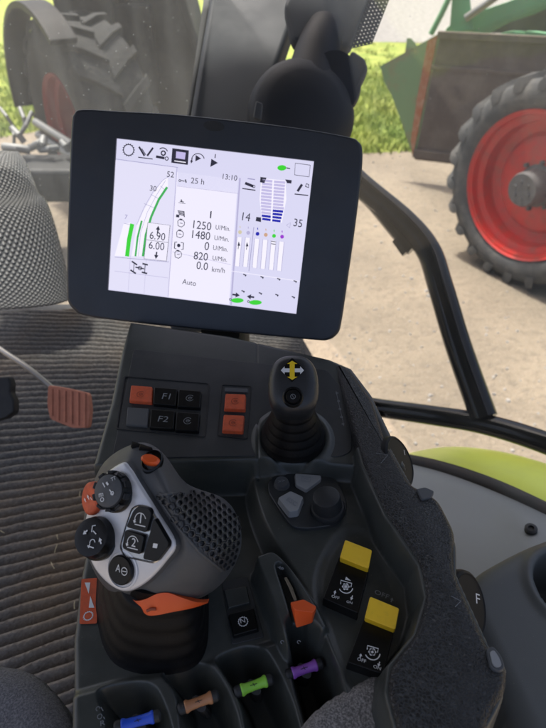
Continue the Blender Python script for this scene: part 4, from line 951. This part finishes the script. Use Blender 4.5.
# silver face plate
T = catmull([PP.hit(*p) for p in R0], 8, True); cT = sum(T, V((0,0,0)))/len(T)
mb = MB(); mb.loft([[cT+(p-cT)*1.0-PN*.003 for p in T], [cT+(p-cT)*1.0+PN*.0006 for p in T], [cT+(p-cT)*.985+PN*.0018 for p in T], [cT+(p-cT)*.95+PN*.0024 for p in T], [cT+(p-cT)*.6+PN*.003 for p in T], [cT+(p-cT)*.02+PN*.003 for p in T]])
face = mb.build('faceplate', 'silver', mj, sharp=60)
FP = PP.lifted(.0031)
j = lambda x, y: (70+x/5.46, 500+y/5.46)
jt = lambda x, y: (70+x/5.46, 430+y/5.46)
# keypad frame
mb = MB(); o_ = rounded([FP.hit(*j(*q_)) for q_ in ((375,22),(440,35),(545,225),(540,262),(475,352),(300,312),(270,262),(300,150),(335,45))], .006, 4); c_ = sum(o_, V((0,0,0)))/len(o_)
mb.loft([[p-PN*.002 for p in o_], [p+PN*.0006 for p in o_], [c_+(p-c_)*.95+PN*.0012 for p in o_], [c_+(p-c_)*.93+PN*.0002 for p in o_]]); mb.build('keypad_frame', 'chrome', face)
KP = FP.lifted(.0006)
def fkey(px, h=.003, mat='black_gloss'): return keycap(KP, [j(*q_) for q_ in px], h, mat, face, r=.0025, bev=.0006, base=-.001, inset=.97)
for px, lt_, cpos in (([(345,55),(375,33),(432,46),(443,80),(415,178),(305,148)], '1', (383,110)), ([(300,162),(404,196),(384,298),(322,284),(283,262)], '2', (342,236))):
    b = fkey(px); ik = Ink(KP.lifted(.003), .0003); c_ = j(*cpos)
    ik.ring(c_, .0052, .0006, 10, 175); ik.line([j(cpos[0]-30, cpos[1]+22), j(cpos[0]+28, cpos[1]+36)], .0007); ik.arrow(j(cpos[0]-27, cpos[1]-6), j(cpos[0]-34, cpos[1]+16), .0022)
    ik.text(lt_, j(cpos[0]-(3 if lt_ == '1' else 8), cpos[1]+16), j(cpos[0]+(3 if lt_ == '1' else 14), cpos[1]+(17.5 if lt_ == '1' else 22)), hk=1.0); ik.build('icon', 'white_print', b)
b = fkey([(458,98),(536,232),(534,256),(472,338),(396,322)]); ik = Ink(KP.lifted(.003), .0003); ik.poly([j(455,236), j(479,240), j(474,264), j(451,260)]); ik.build('icon', 'white_print', b)
# A button
mb = MB(); bc_ = FP.hit(*j(285,380)); mb.lathe(bc_-PN*.002, PN, [(.0152,0),(.0152,.0024),(.0138,.0026),(.0132,.0016)], seg=44, u=UP, sx=.95); mb.build('button_collar', 'silver', face)
mb = MB(); mb.lathe(bc_-PN*.001, PN, [(.0116,0),(.0116,.0030),(.0108,.0040),(.0090,.0040),(.0002,.0036)], seg=44, u=UP, sx=.95); b = mb.build('button', 'black_gloss', face)
BP = Plane(bc_+PN*.0032, PN); ik = Ink(BP, .0004); ik.text('A', j(248,388), j(273,396), hk=1.15); ik.ring(j(296,390), .0027, .0006); ik.line([j(285,388), j(307,392)], .0006); ik.build('lettering', 'white_print', b)
# dials
def dial(base_c, cap_c, r, h, conv, name, parent=face, capr=.86):
    bC = FP.hit(*conv(*base_c)); cC = FP.hit(*conv(*cap_c), h); ax = (cC-bC).normalized(); H_ = (cC-bC).length; mb = MB()
    mb.lathe(bC, ax, [(r*1.08,-.002),(r*1.08,.001),(r,.002),(r*.97,H_*.6),(r*.9,H_*.85),(r*capr*.96,H_),(r*capr*.7,H_+.0006),(.0002,H_-.0004)], seg=48)
    return mb.build(name, 'black_gloss', parent), Plane(cC+ax*.0007, ax)
d1, P1 = dial((255,335), (212,332), .0150, .010, jt, 'dial', capr=.90); 
mb = MB()
for i in range(10):
    a = 2*math.pi*i/10; u_ = P1.n.orthogonal().normalized(); w_ = P1.n.cross(u_); cdir = u_*math.cos(a)+w_*math.sin(a); mb.box(P1.o+cdir*.0142-P1.n*.004, cdir, .0012, P1.n.cross(cdir), .0026, P1.n, .0032)
mb.build('knurl', 'black_gloss', d1, bevel=.0006)
mb = MB(); mb.lathe(P1.o-P1.n*.001, P1.n, [(.0120,0),(.0120,.0014),(.0112,.0018),(.0002,.0019)], seg=40); mb.build('cap', 'key_grey', d1)
ik = Ink(P1.lifted(.0019), .0003)
ik.line([jt(178,288), jt(190,312)], .0008); ik.line([jt(198,285), jt(208,300)], .0016); ik.text('TT', jt(226,280), jt(252,268)); ik.line([jt(215,325), jt(235,355)], .0008); ik.ring(jt(230,345), .0012, .0006); ik.text('m', jt(158,368), jt(182,362)); ik.ring(jt(175,380), .0014, .0006)
ik.build('symbols', 'white_print', d1)
d2, P2 = dial((160,205), (112,200), .0160, .011, j, 'thumb_stick', capr=.93)
ik = Ink(P2.lifted(.0003), .0003)
ik.arrow(j(95,165), j(70,188), .0024); ik.line([j(118,175), j(122,142), j(140,138)], .0008); ik.line([j(126,168), j(142,186)], .0008); ik.arrow(j(170,240), j(160,205), .0022); ik.ring(j(122,232), .0022, .0007, 0, 200); ik.line([j(95,250), j(130,262)], .0009); ik.line([j(108,240), j(100,262)], .0008); ik.build('symbols', 'white_print', d2)
# orange thumb button
oc = jt(102,375); ax_ = CV(-.62,.10,.78).normalized(); oC = PD(oc[0], oc[1], .435); mb = MB(); mb.lathe(oC-ax_*.012, ax_, [(.008,-.008),(.0105,0),(.0118,.008),(.0115,.0105),(.0095,.012),(.006,.0112),(.0002,.0108)], seg=40, u=UP, sx=1.12)
ob = mb.build('orange_button', 'orange_key', face, sharp=50); ik = Ink(Plane(oC, ax_), .0001); ik.arrow((89,499.5),(87,494.5), .0016); ik.arrow((86,502),(84,498), .0014); ik.line([(90,497),(92,500)], .0006); ik.build('symbols', 'white_print', ob)
# top buttons on the crown
def on_body(x, y, lift=0):
    r = ray(x, y); h = bv.ray_cast(CAM, r.normalized()); 
    if h[0] is None: return None
    n = h[1] if h[1].dot(r) < 0 else -h[1]; return h[0]+n*lift, n
h_ = on_body(152, 461)
if h_:
    mb = MB(); n = h_[1]; u_ = CV(.9,-.42,0); mb.lathe(h_[0]-n*.004, n, [(.0105,0),(.0105,.0048),(.0092,.0058),(.0085,.003),(.0002,.003)], seg=36, u=u_, sx=.75); mb.build('button_well', 'black_gloss', head)
    mb = MB(); mb.lathe(h_[0]-n*.002-u_.normalized()*.001, n, [(.0082,0),(.0082,.003),(.006,.0055),(.0002,.006)], seg=32, u=u_.cross(n), sx=.55); mb.build('orange_key', 'orange_gloss', head)
for (x, y) in ((138,447),(146,450)):
    h_ = on_body(x, y)
    if h_:
        mb = MB(); mb.box(h_[0], CV(.9,-.3,0), .0055, CV(.2,.6,.2), .003, h_[1], .002); mb.build('crown_key', 'black_gloss', head, bevel=.0012)
# honeycomb grip panel ---------------------------------------
gn_ = CV(.22,.18,.95).normalized(); gu = (CV(1,0,0)-gn_*CV(1,0,0).dot(gn_)).normalized(); gv = gn_.cross(gu)
gc = PD(205, 530, .40)
gpoly = [(158,496),(168,495.5),(188,494),(214,496),(232,506),(240,520),(239,545),(232,566),(221,569),(199,551),(181,529),(166,507)]
def to_px(p):
    q_ = p-CAM; z_ = q_.dot(FW); return (273+FPX*q_.dot(RX)/z_, 364-FPX*q_.dot(UP)/z_)
def inpoly(x, y, poly):
    c = False; n = len(poly)
    for i in range(n):
        (x1, y1), (x2, y2) = poly[i], poly[(i+1)%n]
        if (y1 > y) != (y2 > y) and x < (x2-x1)*(y-y1)/(y2-y1)+x1: c = not c
    return c
def proj(u, v):
    o = gc + gu*u + gv*v + gn_*.05; h = bv.ray_cast(o, -gn_, .2)
    return (None, None) if h[0] is None else (h[0], h[1] if h[1].dot(gn_) > 0 else -h[1])
hs = .0030; mb = MB()
for jn in range(-20, 21):
    for in_ in range(-20, 21):
        u = hs*math.sqrt(3)*(in_ + (jn % 2)*.5); v = hs*1.5*jn
        rot = .30; u, v = u*math.cos(rot)-v*math.sin(rot), u*math.sin(rot)+v*math.cos(rot)
        c_, nn = proj(u, v)
        if c_ is None or not inpoly(*to_px(c_), gpoly): continue
        o6 = []; ok = True
        for k_ in range(6):
            a = math.radians(60*k_+30)+rot; q_, _ = proj(u+hs*math.cos(a), v+hs*math.sin(a))
            if q_ is None: ok = False; break
            o6.append(q_)
        if not ok: continue
        O6 = [q_+nn*.0016 for q_ in o6]; I6 = [c_+(q_-c_)*.72+nn*.0019 for q_ in o6]; D6 = [c_+(q_-c_)*.66-nn*.0000+nn*.0002 for q_ in o6]
        S6 = [q_-nn*.0005 for q_ in o6]
        mb.add(O6+I6+S6, [(k_, (k_+1)%6, 6+(k_+1)%6, 6+k_) for k_ in range(6)]+[(12+k_, 12+(k_+1)%6, (k_+1)%6, k_) for k_ in range(6)], 0)
        mb.add(I6+D6, [(k_, (k_+1)%6, 6+(k_+1)%6, 6+k_) for k_ in range(6)]+[(6,7,8,9,10,11)], 1)
mb.build('honeycomb_grip', ['grip_mesh', 'black_soft'], head, recalc=False, sharp=20)
# soft rim line round the honeycomb
pts = []
for i in range(12):
    a, b_ = gpoly[i], gpoly[(i+1)%12]
    for k_ in range(5):
        t = k_/5; c0_ = (203,525); x, y = a[0]+(b_[0]-a[0])*t, a[1]+(b_[1]-a[1])*t
        x, y = c0_[0]+(x-c0_[0])*1.03, c0_[1]+(y-c0_[1])*1.03
        h_ = on_body(x, y, .0004)
        if h_ and i in (9,10,11,8,0,1): pts.append((i, k_, h_[0]))
pts.sort(key=lambda p: ((p[0]-8) % 12, p[1]))
if len(pts) > 4:
    mb = MB(); mb.tube([p[2] for p in pts], .0011, seg=8); mb.build('grip_rim', 'grip_grey', head)
# orange skirt
ska = [(122,593,.432),(130,598,.426),(137,601,.422),(146,599,.418),(157,594,.413),(168,593,.411),(180,597,.412),(192,601,.417),(200,602.5,.422),(207,602,.43)]
skb = [(124,595,.432),(132,601,.426),(139,607,.422),(147,615,.418),(158,615,.414),(170,612.5,.413),(181,610.5,.414),(193,608,.418),(201,605.5,.424),(208,603,.431)]
A_ = catmull([PD(x, y, d-.0015) for x, y, d in ska], 5, False); B_ = catmull([PD(x, y, d-.0005) for x, y, d in skb], 5, False)
mb = MB(); mb.loft([[a_, (a_+b_)/2-FW*.0012, b_, b_+FW*.008, a_+FW*.008-UP*.001] for a_, b_ in zip(A_, B_)]); mb.build('orange_skirt', 'orange_gloss', mj, sharp=50)
mb = MB(); mb.tube([PD(147,611,.413), PD(151,609,.4125), PD(156,609,.412)], .0012, seg=8); mb.build('latch_slot', 'dark_print', mj)
# inner neck under the head
mb = MB(); mb.loft([[cb + (p-cb)*.62 + V((ct_.x-cb.x, ct_.y-cb.y, 0)) + ZUP*z_ for p in B0_] for z_ in (.04,.075)]); mb.build('neck', 'rubber', mj)

# ================================================================= DISPLAY TERMINAL
def para(q, width):
    rs = [ray(*p) for p in q]; A = np.array([[rs[0][i], -rs[1][i], rs[2][i], -rs[3][i]] for i in range(3)])
    _, _, vh = np.linalg.svd(A); d = vh[-1]; d = d/d[0]; P = [CAM+rs[i]*float(d[i]) for i in range(4)]
    k_ = width/(P[1]-P[0]).length; return [CAM+(p-CAM)*k_ for p in P]
Q = para([(117.4,139.3),(312.7,162),(295.2,312.4),(108.8,288.8)], .246)
print('SCREEN corners', [tuple(round(c, 3) for c in p) for p in Q], 'angle', math.degrees((Q[1]-Q[0]).angle(Q[3]-Q[0])), 'h', (Q[3]-Q[0]).length)
sx_ = (Q[1]-Q[0]).normalized(); sn_ = (Q[1]-Q[0]).cross(Q[0]-Q[3]).normalized()
if sn_.dot(FW) > 0: sn_ = -sn_
SP = Plane(Q[0], sn_); HPn = SP.lifted(.003)
scc = sum(Q, V((0,0,0)))/4
dt = thing('display_terminal', 'dark blue-grey display terminal with a lit lavender screen of gauges and numbers', 'display', SP.hit(205, 335))
hp = spline2([(66,292),(66,250),(68,185),(70.5,126),(73,113),(82,108.5),(120,110.5),(170,113.2),(230,119),(300,127.5),(348,136),(359,141),(363,150),(362,175),(356,225),(349,275),(342,322),(338,334),(328,340.5),(310,340),(250,334.5),(190,329),(130,322.5),(84,316),(72,309),(67,302)], 4)
F_ = [HPn.hit(*p) for p in hp]; fc = sum(F_, V((0,0,0)))/len(F_); n = sn_
scr_o = [HPn.hit(*p) for p in ((116.2,138),(314,161),(296.2,314),(107.6,290))]
mb = MB()
rings = [[fc+(p-fc)*.86-n*.055 for p in F_], [fc+(p-fc)*.95-n*.048 for p in F_], [fc+(p-fc)*.995-n*.030 for p in F_], [p-n*.008 for p in F_], [fc+(p-fc)*.998-n*.003 for p in F_], [fc+(p-fc)*.990-n*.0007 for p in F_], [fc+(p-fc)*.978 for p in F_]]
mb.loft(rings, cap1=False)
# front face with opening for the screen: bridge polygon
inner = []
m_ = len(F_); 
fr = rings[-1]
# sample the opening with the same count by radial projection
def onquad(p):
    d = p-fc; best = None
    for i in range(4):
        a, b_ = scr_o[i], scr_o[(i+1)%4]; e_ = b_-a; den = d.cross(e_).dot(n)
        if abs(den) < 1e-12: continue
        t = (a-fc).cross(e_).dot(n)/den; s2 = (a-fc).cross(d).dot(n)/den
        if t > 0 and -1e-6 <= s2 <= 1+1e-6: best = fc+d*t if best is None or t < best[0] else best
        if best is not None and not isinstance(best, tuple): return best
    return fc+d*.6
inn = [onquad(p) for p in fr]
for cpt in scr_o:      # snap nearest sample to the real corners
    i = min(range(m_), key=lambda k_: (inn[k_]-cpt).length); inn[i] = cpt.copy()
mb.loft([fr, inn, [p-n*.0045 for p in inn]], cap0=False, cap1=False)
bz_ = mb.build('housing', 'housing', dt, sharp=40)
mb = MB(); mb.prism([p-n*.004 for p in [SP.hit(*q_) for q_ in ((112,133),(318,157),(300,318),(103,294))]], n*.0038); scr = mb.build('screen', 'scr_bg', dt)
mb = MB(); mb.tube([SP.hit(220,330,-.03), PH(225,352,2.17)+V((0,.10,0)), V((PH(225,352,2.17).x, PH(225,352,2.17).y+.09, 2.05))], .028); mb.build('mounting_arm', 'black_soft', dt)
mb = MB(); mb.lathe(SP.hit(214,126,.003), n, [(.006,-.0003),(.006,.0002),(.0055,.0002),(.0002,.0002)], seg=30, u=sx_, sx=2.2); mb.build('badge', 'black_soft', dt)
a = lambda x, y: (110+x/4.41, 135+y/4.41)
b2 = lambda x, y: (220+x/4.85, 160+y/4.85)
c3 = lambda x, y: (210+x/3.31, 100+y/3.31)
INKS = ['scr_ink','scr_panel','scr_line','scr_green','scr_dkgreen','scr_blue','scr_white','scr_tan','scr_purple','scr_beige','scr_bar','scr_soft','scr_mid','scr_bg','scr_pink']
ID = {k_: i for i, k_ in enumerate(INKS)}
def layer(lift):
    k_ = Ink(SP, lift); k_.split = True; k_.texts = []; k_.lift = lift; return k_
def done(ik, name):
    for t_ in ik.texts:
        k_ = Ink(SP, ik.lift); k_.text_(t_[0], t_[1], t_[2], 0, t_[4]); k_.mb.build('digits' if t_[0][0].isdigit() else 'lettering', [INKS[t_[3]]], scr, recalc=False, sharp=0)
    if not ik.mb.f: return
    if name == 'digits': name = 'icon'
    used = sorted(set(ik.mb.m)); mp = {u: i for i, u in enumerate(used)}; ik.mb.m = [mp[u] for u in ik.mb.m]
    return ik.mb.build(name, [INKS[u] for u in used], scr, recalc=False, sharp=0)
q = lambda nm: ID[nm]
px1 = .246/196
# backgrounds
ik = layer(.0003)
ik.poly([(176.5,172),(238,179.5),(229,304.5),(167.5,297)], q('scr_panel')); ik.poly([(115,160),(176,167.5),(168,297),(108.8,289)], q('scr_mid'))
ik.poly([(178,170),(239,177.5),(237.5,193),(177,185.5)], q('scr_bg')); ik.poly([(117.4,139.8),(312.7,162.5),(311.5,181),(239,174),(116,158.5)], q('scr_bg'))
done(ik, 'background')
ik = layer(.0006)
ik.line([(116,159),(178,167.5)], px1*.5, q('scr_line')); ik.line([(240,178),(231,305)], px1*1.6, q('scr_soft')); ik.line([(168,297),(177,168)], px1*.7, q('scr_soft'))
ik.line([(177,186),(238,193.5)], px1*.4, q('scr_soft')); ik.line([a(20,538), a(260,560)], px1*.5, q('scr_line')); ik.line([a(20,600),a(255,630)], px1*.4, q('scr_soft')); ik.line([a(90,530),a(80,690)], px1*.3, q('scr_soft')); ik.line([a(160,545),a(150,700)], px1*.3, q('scr_soft'))
ik.line([b2(55,538), b2(385,588)], px1*.6, q('scr_white')); ik.line([a(275,515), c3(68,545)], px1*.35, q('scr_soft'))
done(ik, 'divider')
# toolbar icons
ik = layer(.0009); ik.gear(a(82,66), px1*5.2, px1*.9, q('scr_ink'), 16); done(ik, 'icon')
ik = layer(.0009); ik.line([a(128,52), a(152,92)], px1*1.8, 0); ik.line([a(190,56), a(164,92)], px1*1.8, 0); ik.line([a(124,98), a(188,106)], px1*.9, 0); ik.line([a(140,60),a(158,88)], px1*.8, 0); done(ik, 'icon')
ik = layer(.0009); ik.ring(a(235,80), px1*2, px1*1.3, mi=0); ik.ring(a(233,80), px1*5, px1*.9, 20, 130, 0); ik.line([a(203,95), a(240,102)], px1*2.4, 0); ik.ring(a(250,104), px1*1.6, px1*.8, mi=0); done(ik, 'icon')
ik = layer(.0009); ik.poly([a(275,58), a(348,68), a(343,132), a(270,122)], 0); done(ik, 'icon')
ik = layer(.0012); ik.poly([a(292,72), a(334,78), a(330,108), a(290,102)], q('scr_pink')); ik.line([a(284,114), a(334,121)], px1*.9, q('scr_white')); done(ik, 'icon')
ik = layer(.0009); ik.ring(a(388,112), px1*6.5, px1*.8, 15, 165, 0); ik.poly([a(378,88), a(402,104), a(376,116)], 0); ik.arrow(a(362,102), a(358,126), px1*2, 0); done(ik, 'icon')
ik = layer(.0009); ik.poly([a(447,105), a(476,123), a(442,141)], 0); ik.line([a(465,84), a(463,102)], px1*.9, 0); done(ik, 'icon')
ik = layer(.0009); ik.disc(b2(300,38), px1*2.6, q('scr_green'), sx=1.7); ik.line([b2(322,38), b2(340,42)], px1, 0); done(ik, 'icon')
ik = layer(.0009); ik.line([b2(365,15), b2(438,25), b2(432,82), b2(362,72)], px1*.6, 0, True); done(ik, 'icon')
# left gauge
ik = layer(.0009)
ik.line([a(98,392), a(84,460), a(75,535)], px1*4.2, q('scr_green'))
ik.line([a(140,378), a(122,450), a(112,535)], px1*1.9, q('scr_dkgreen')); ik.line([a(252,230), a(215,285), a(182,360), a(158,440), a(145,535)], px1*2.3, q('scr_dkgreen'))
done(ik, 'gauge_bar')
ik = layer(.00075)
ik.poly([a(255,185), a(235,198), a(190,260), a(150,330), a(118,400), a(95,535), a(145,535), a(160,430), a(185,350), a(215,280), a(255,225)], q('scr_white'))
ik.poly([a(60,392), a(92,386), a(66,535), a(20,533)], q('scr_white')); done(ik, 'gauge_field')
ik = layer(.00085)
ik.line([a(262,182), a(235,198), a(190,250), a(150,320), a(118,395)], px1*.35, q('scr_line')); ik.line([a(150,302), a(196,322)], px1*.4, q('scr_line')); ik.line([a(180,262), a(222,285)], px1*.4, q('scr_line')); ik.line([a(222,225), a(245,245)], px1*.4, q('scr_line')); ik.line([a(62,390), a(105,398)], px1*.35, q('scr_line')); ik.line([a(245,200),a(205,265),a(165,340),a(135,430),a(125,535)], px1*.35, q('scr_line'))
done(ik, 'gauge_scale')
ik = layer(.0009); ik.text('52', a(250,184), a(281,188), q('scr_ink')); ik.text('30', a(175,245), a(204,249), q('scr_ink')); ik.text('7', a(64,370), a(76,372), q('scr_line')); done(ik, 'digits')
ik = layer(.0010); ik.poly([a(167,386), a(265,398), a(249,556), a(150,545)], q('scr_panel')); done(ik, 'value_box')
ik = layer(.0013); ik.line([a(167,386), a(265,398), a(249,556), a(150,545)], px1*.5, 0, True); ik.line([a(160,462), a(256,474)], px1*.4, 0)
ik.arrow(a(210,432), a(213,400), px1*3, 0); ik.arrow(a(206,515), a(202,547), px1*3, 0); ik.text('6.90', a(174,457), a(242,466), 0, 1.1); ik.text('6.00', a(170,500), a(238,509), 0, 1.1); done(ik, 'digits')
ik = layer(.0009)
for (x, y) in ((108,565),(155,570),(102,603),(152,608)): ik.line([a(x-12, y-3 if x > 130 else y-8), a(x+12, y+3 if x > 130 else y+8)], px1*1.6, 0)
ik.line([a(112,583), a(150,590)], px1*1.3, 0); ik.line([a(106,568), a(104,600)], px1*.7, 0); ik.line([a(155,572), a(152,606)], px1*.7, 0); ik.ring(a(132,587), px1*1.8, px1*.8, mi=0); done(ik, 'icon')
# centre panel
ik = layer(.0009)
ik.text('25 h', a(356,212), a(414,219), 0); ik.text('13:10', b2(12,92), b2(82,101), 0); ik.line([a(310,200), a(328,204)], px1*.8, 0); ik.line([a(332,196), a(336,210)], px1*1.3, 0); ik.ring(a(308,201), px1*1, px1*.6, mi=0)
ik.text('1', a(440,367), a(445.5,367.7), 0, .8); ik.text('1250', a(366,411), a(445,421), 0, 1.1); ik.text('1480', a(361,454), a(440,464), 0, 1.1); ik.text('0', a(415,506), a(435,509), 0, 1.1); ik.text('820', a(368,547), a(430,555), 0, 1.1); ik.text('0.0', a(380,590), a(430,597), 0, 1.1)
for (p0, p1) in (((18,428),(66,434)),((14,463),(62,469)),((10,496),(58,502)),((8,530),(56,536))): ik.text('U/Min.', c3(*p0), c3(*p1), 0, 1.15)
ik.text('km/h', c3(6,568), c3(48,573), 0, 1.1); ik.text('Auto', a(318,656), a(378,666), 0, 1.05); done(ik, 'digits')
for (x, y) in ((313,388),(308,436),(300,526)):
    ik = layer(.0009); ik.line([a(x-14,y-8), a(x-8,y-15), a(x+10,y-12), a(x+16,y-3), a(x+14,y+10), a(x+2,y+18), a(x-13,y+12)], px1*.7, 0, True); ik.line([a(x-6,y-18), a(x+6,y-16)], px1*.8, 0); ik.line([a(x-5,y), a(x+7,y+2)], px1*.6, 0); done(ik, 'icon')
ik = layer(.0009); ik.poly([a(292,350), a(306,352), a(305,364), a(291,362)], 0); 
for k_ in range(4): ik.line([a(298+k_*2,334+k_*5), a(326,338+k_*6)], px1*.8, 0)
ik.line([a(326,336), a(328,362)], px1*.9, 0); done(ik, 'icon')
ik = layer(.0009); ik.disc(a(303,487), px1*1.8, 0); ik.line([a(296,472), a(286,472), a(284,500), a(292,502)], px1*.9, 0); ik.line([a(312,474), a(324,476), a(322,505), a(314,504)], px1*.9, 0); done(ik, 'icon')
ik = layer(.0009); ik.line([a(302,298), a(332,303)], px1*.5, 0); ik.line([a(314,284), a(318,296)], px1*1, 0); ik.line([a(308,292), a(326,296)], px1*.8, 0); done(ik, 'icon')
# right block
ik = layer(.0009)
def lr(y): # widths of the tapering stack
    t = (y-90)/210; return 203-12*math.sin(math.pi*min(t,1))*.6+2*t, 320-8*t-12*t*t
ik.poly([b2(200,88), b2(318,100), b2(322,190), b2(300,305), b2(203,293), b2(192,190)], q('scr_white')); done(ik, 'gauge_field')
ik = layer(.0012)
for k_ in range(13):
    y = 96+k_*15.6; xl = 206-8*math.sin(math.pi*k_/13); xr = 316-1.3*k_ if k_ < 8 else 310-4*(k_-8)
    blueL = k_ >= 11; blueR = k_ >= 9
    ik.line([b2(xl,y+2), b2(254-k_*.7,y+8)], px1*2.3, q('scr_blue') if blueL else q('scr_bar')); ik.line([b2(262-k_*.7,y+9), b2(xr,y+14)], px1*2.3, q('scr_blue') if blueR else q('scr_bar'))
done(ik, 'gauge_bar')
ik = layer(.0012); ik.poly([b2(196,82), b2(226,86), b2(215,112), b2(194,108)], 0); ik.poly([b2(316,94), b2(348,98), b2(346,114), b2(326,112)], 0); ik.poly([b2(176,276), b2(199,279), b2(199,301), b2(173,296)], 0); done(ik, 'icon')
ik = layer(.0009); ik.text('14', b2(106,292), b2(144,298), 0, 1.1); ik.text('35', b2(355,320), b2(396,327), 0, 1.1); ik.line([b2(322,316), b2(342,304), b2(338,330)], px1*.5, q('scr_line'), True); done(ik, 'digits')
ik = layer(.0009); ik.line([b2(108,138), b2(172,147)], px1*1, 0); ik.line([b2(122,112), b2(162,128)], px1*2.6, 0); ik.ring(b2(164,128), px1*1.2, px1*.6, mi=0); ik.line([b2(134,90), b2(170,95)], px1*.9, q('scr_line')); done(ik, 'icon')
ik = layer(.0009); ik.line([b2(362,165), b2(428,172)], px1*1, 0); ik.line([b2(398,118), b2(376,152)], px1*2.4, 0); ik.line([b2(414,128), b2(420,114), b2(430,120), b2(430,134)], px1*.9, 0, True); done(ik, 'icon')
for i, (x, y, col) in enumerate(((97,350,'scr_beige'),(137,353,'scr_soft'),(182,358,'scr_blue'),(222,363,'scr_tan'),(262,368,'scr_green'),(301,372,'scr_purple'))):
    ik = layer(.0009); ik.disc(b2(x,y), px1*1.9, q(col)); ik.line([b2(x,y-30), b2(x+1,y-20)], px1*.8, q(col)); done(ik, 'icon')
    ik = layer(.0009); yt = y+22; ik.poly([b2(x-14,yt), b2(x+10,yt+3), b2(x-4,yt+145), b2(x-26,yt+142)], q('scr_white')); done(ik, 'gauge_field')
    ik = layer(.0012); ik.line([b2(x-14,yt), b2(x+10,yt+3), b2(x-4,yt+145), b2(x-26,yt+142)], px1*.4, q('scr_line'), True)
    if i < 2: ik.poly([b2(x-6,yt+22), b2(x+1,yt+44), b2(x-12,yt+44)], 0); ik.line([b2(x-7,yt+44), b2(x-9,yt+60)], px1*.6, 0)
    if i == 4: ik.line([b2(x-14,yt+4), b2(x+8,yt+7)], px1*.7, 0); ik.line([b2(x-14,yt+16), b2(x+8,yt+19)], px1*.7, 0)
    done(ik, 'gauge_bar')
ik = layer(.0009); ik.line([b2(164,325), b2(140,540)], px1*.6, q('scr_line'))
for (x, y) in ((120,557),(204,568),(285,577),(365,588),(112,636),(196,646),(276,654),(356,665)): ik.line([b2(x-8,y-3), b2(x+8,y+3)], px1*1.1, q('scr_ink')); ik.line([b2(x+2,y), b2(x+4,y+8)], px1*.8, q('scr_ink'))
done(ik, 'tick_marks')
ik = layer(.0009)
ik.arrow(b2(60,652), b2(96,657), px1*3.5, 0); done(ik, 'arrow'); ik = layer(.0009); ik.arrow(b2(166,666), b2(130,661), px1*3.5, 0); done(ik, 'arrow')
for x, y in ((84,681),(172,691)):
    ik = layer(.0009); ik.disc(b2(x,y), px1*2.5, q('scr_green'), sx=2.6); ik.ring(b2(x-34,y-5), px1*1, px1*.6, mi=0); done(ik, 'icon')

# ================================================================= WORLD, SUN, CAMERA
w = bpy.data.worlds.new('World'); S.world = w; w.use_nodes = True; nt = w.node_tree
sky = nt.nodes.new('ShaderNodeTexSky'); sky.sky_type = 'NISHITA'; sky.sun_disc = False
EL, AZ = math.radians(68), math.radians(-40)   # azimuth measured clockwise from +Y
sky.sun_elevation = EL; sky.sun_rotation = AZ; sky.air_density = .7; sky.dust_density = 7; sky.ozone_density = .6
nt.links.new(sky.outputs[0], nt.nodes['Background'].inputs[0]); nt.nodes['Background'].inputs[1].default_value = .15
sl = bpy.data.lights.new('sun', 'SUN'); sl.energy = 3.2; sl.angle = math.radians(4); sl.color = (1,.95,.87)
so = bpy.data.objects.new('sun', sl); COL.objects.link(so)
sd = V((math.sin(AZ)*math.cos(EL), math.cos(AZ)*math.cos(EL), math.sin(EL))); so.rotation_euler = sd.to_track_quat('Z', 'Y').to_euler(); so.location = sd*30
cd = bpy.data.cameras.new('camera'); cam = bpy.data.objects.new('camera', cd); COL.objects.link(cam)
cam.location = CAM; cam.rotation_euler = (math.radians(90)-PITCH, 0, 0)
cd.sensor_fit = 'VERTICAL'; cd.sensor_height = 36; cd.lens = 36*FPX/728; cd.clip_start = .01; cd.clip_end = 800
cd.dof.use_dof = True; cd.dof.focus_distance = .52; cd.dof.aperture_fstop = 9
S.camera = cam
S.render.resolution_x = 768; S.render.resolution_y = 1024
S.view_settings.view_transform = 'Standard'; S.view_settings.look = 'None'; S.view_settings.exposure = EXPO; S.view_settings.gamma = 1
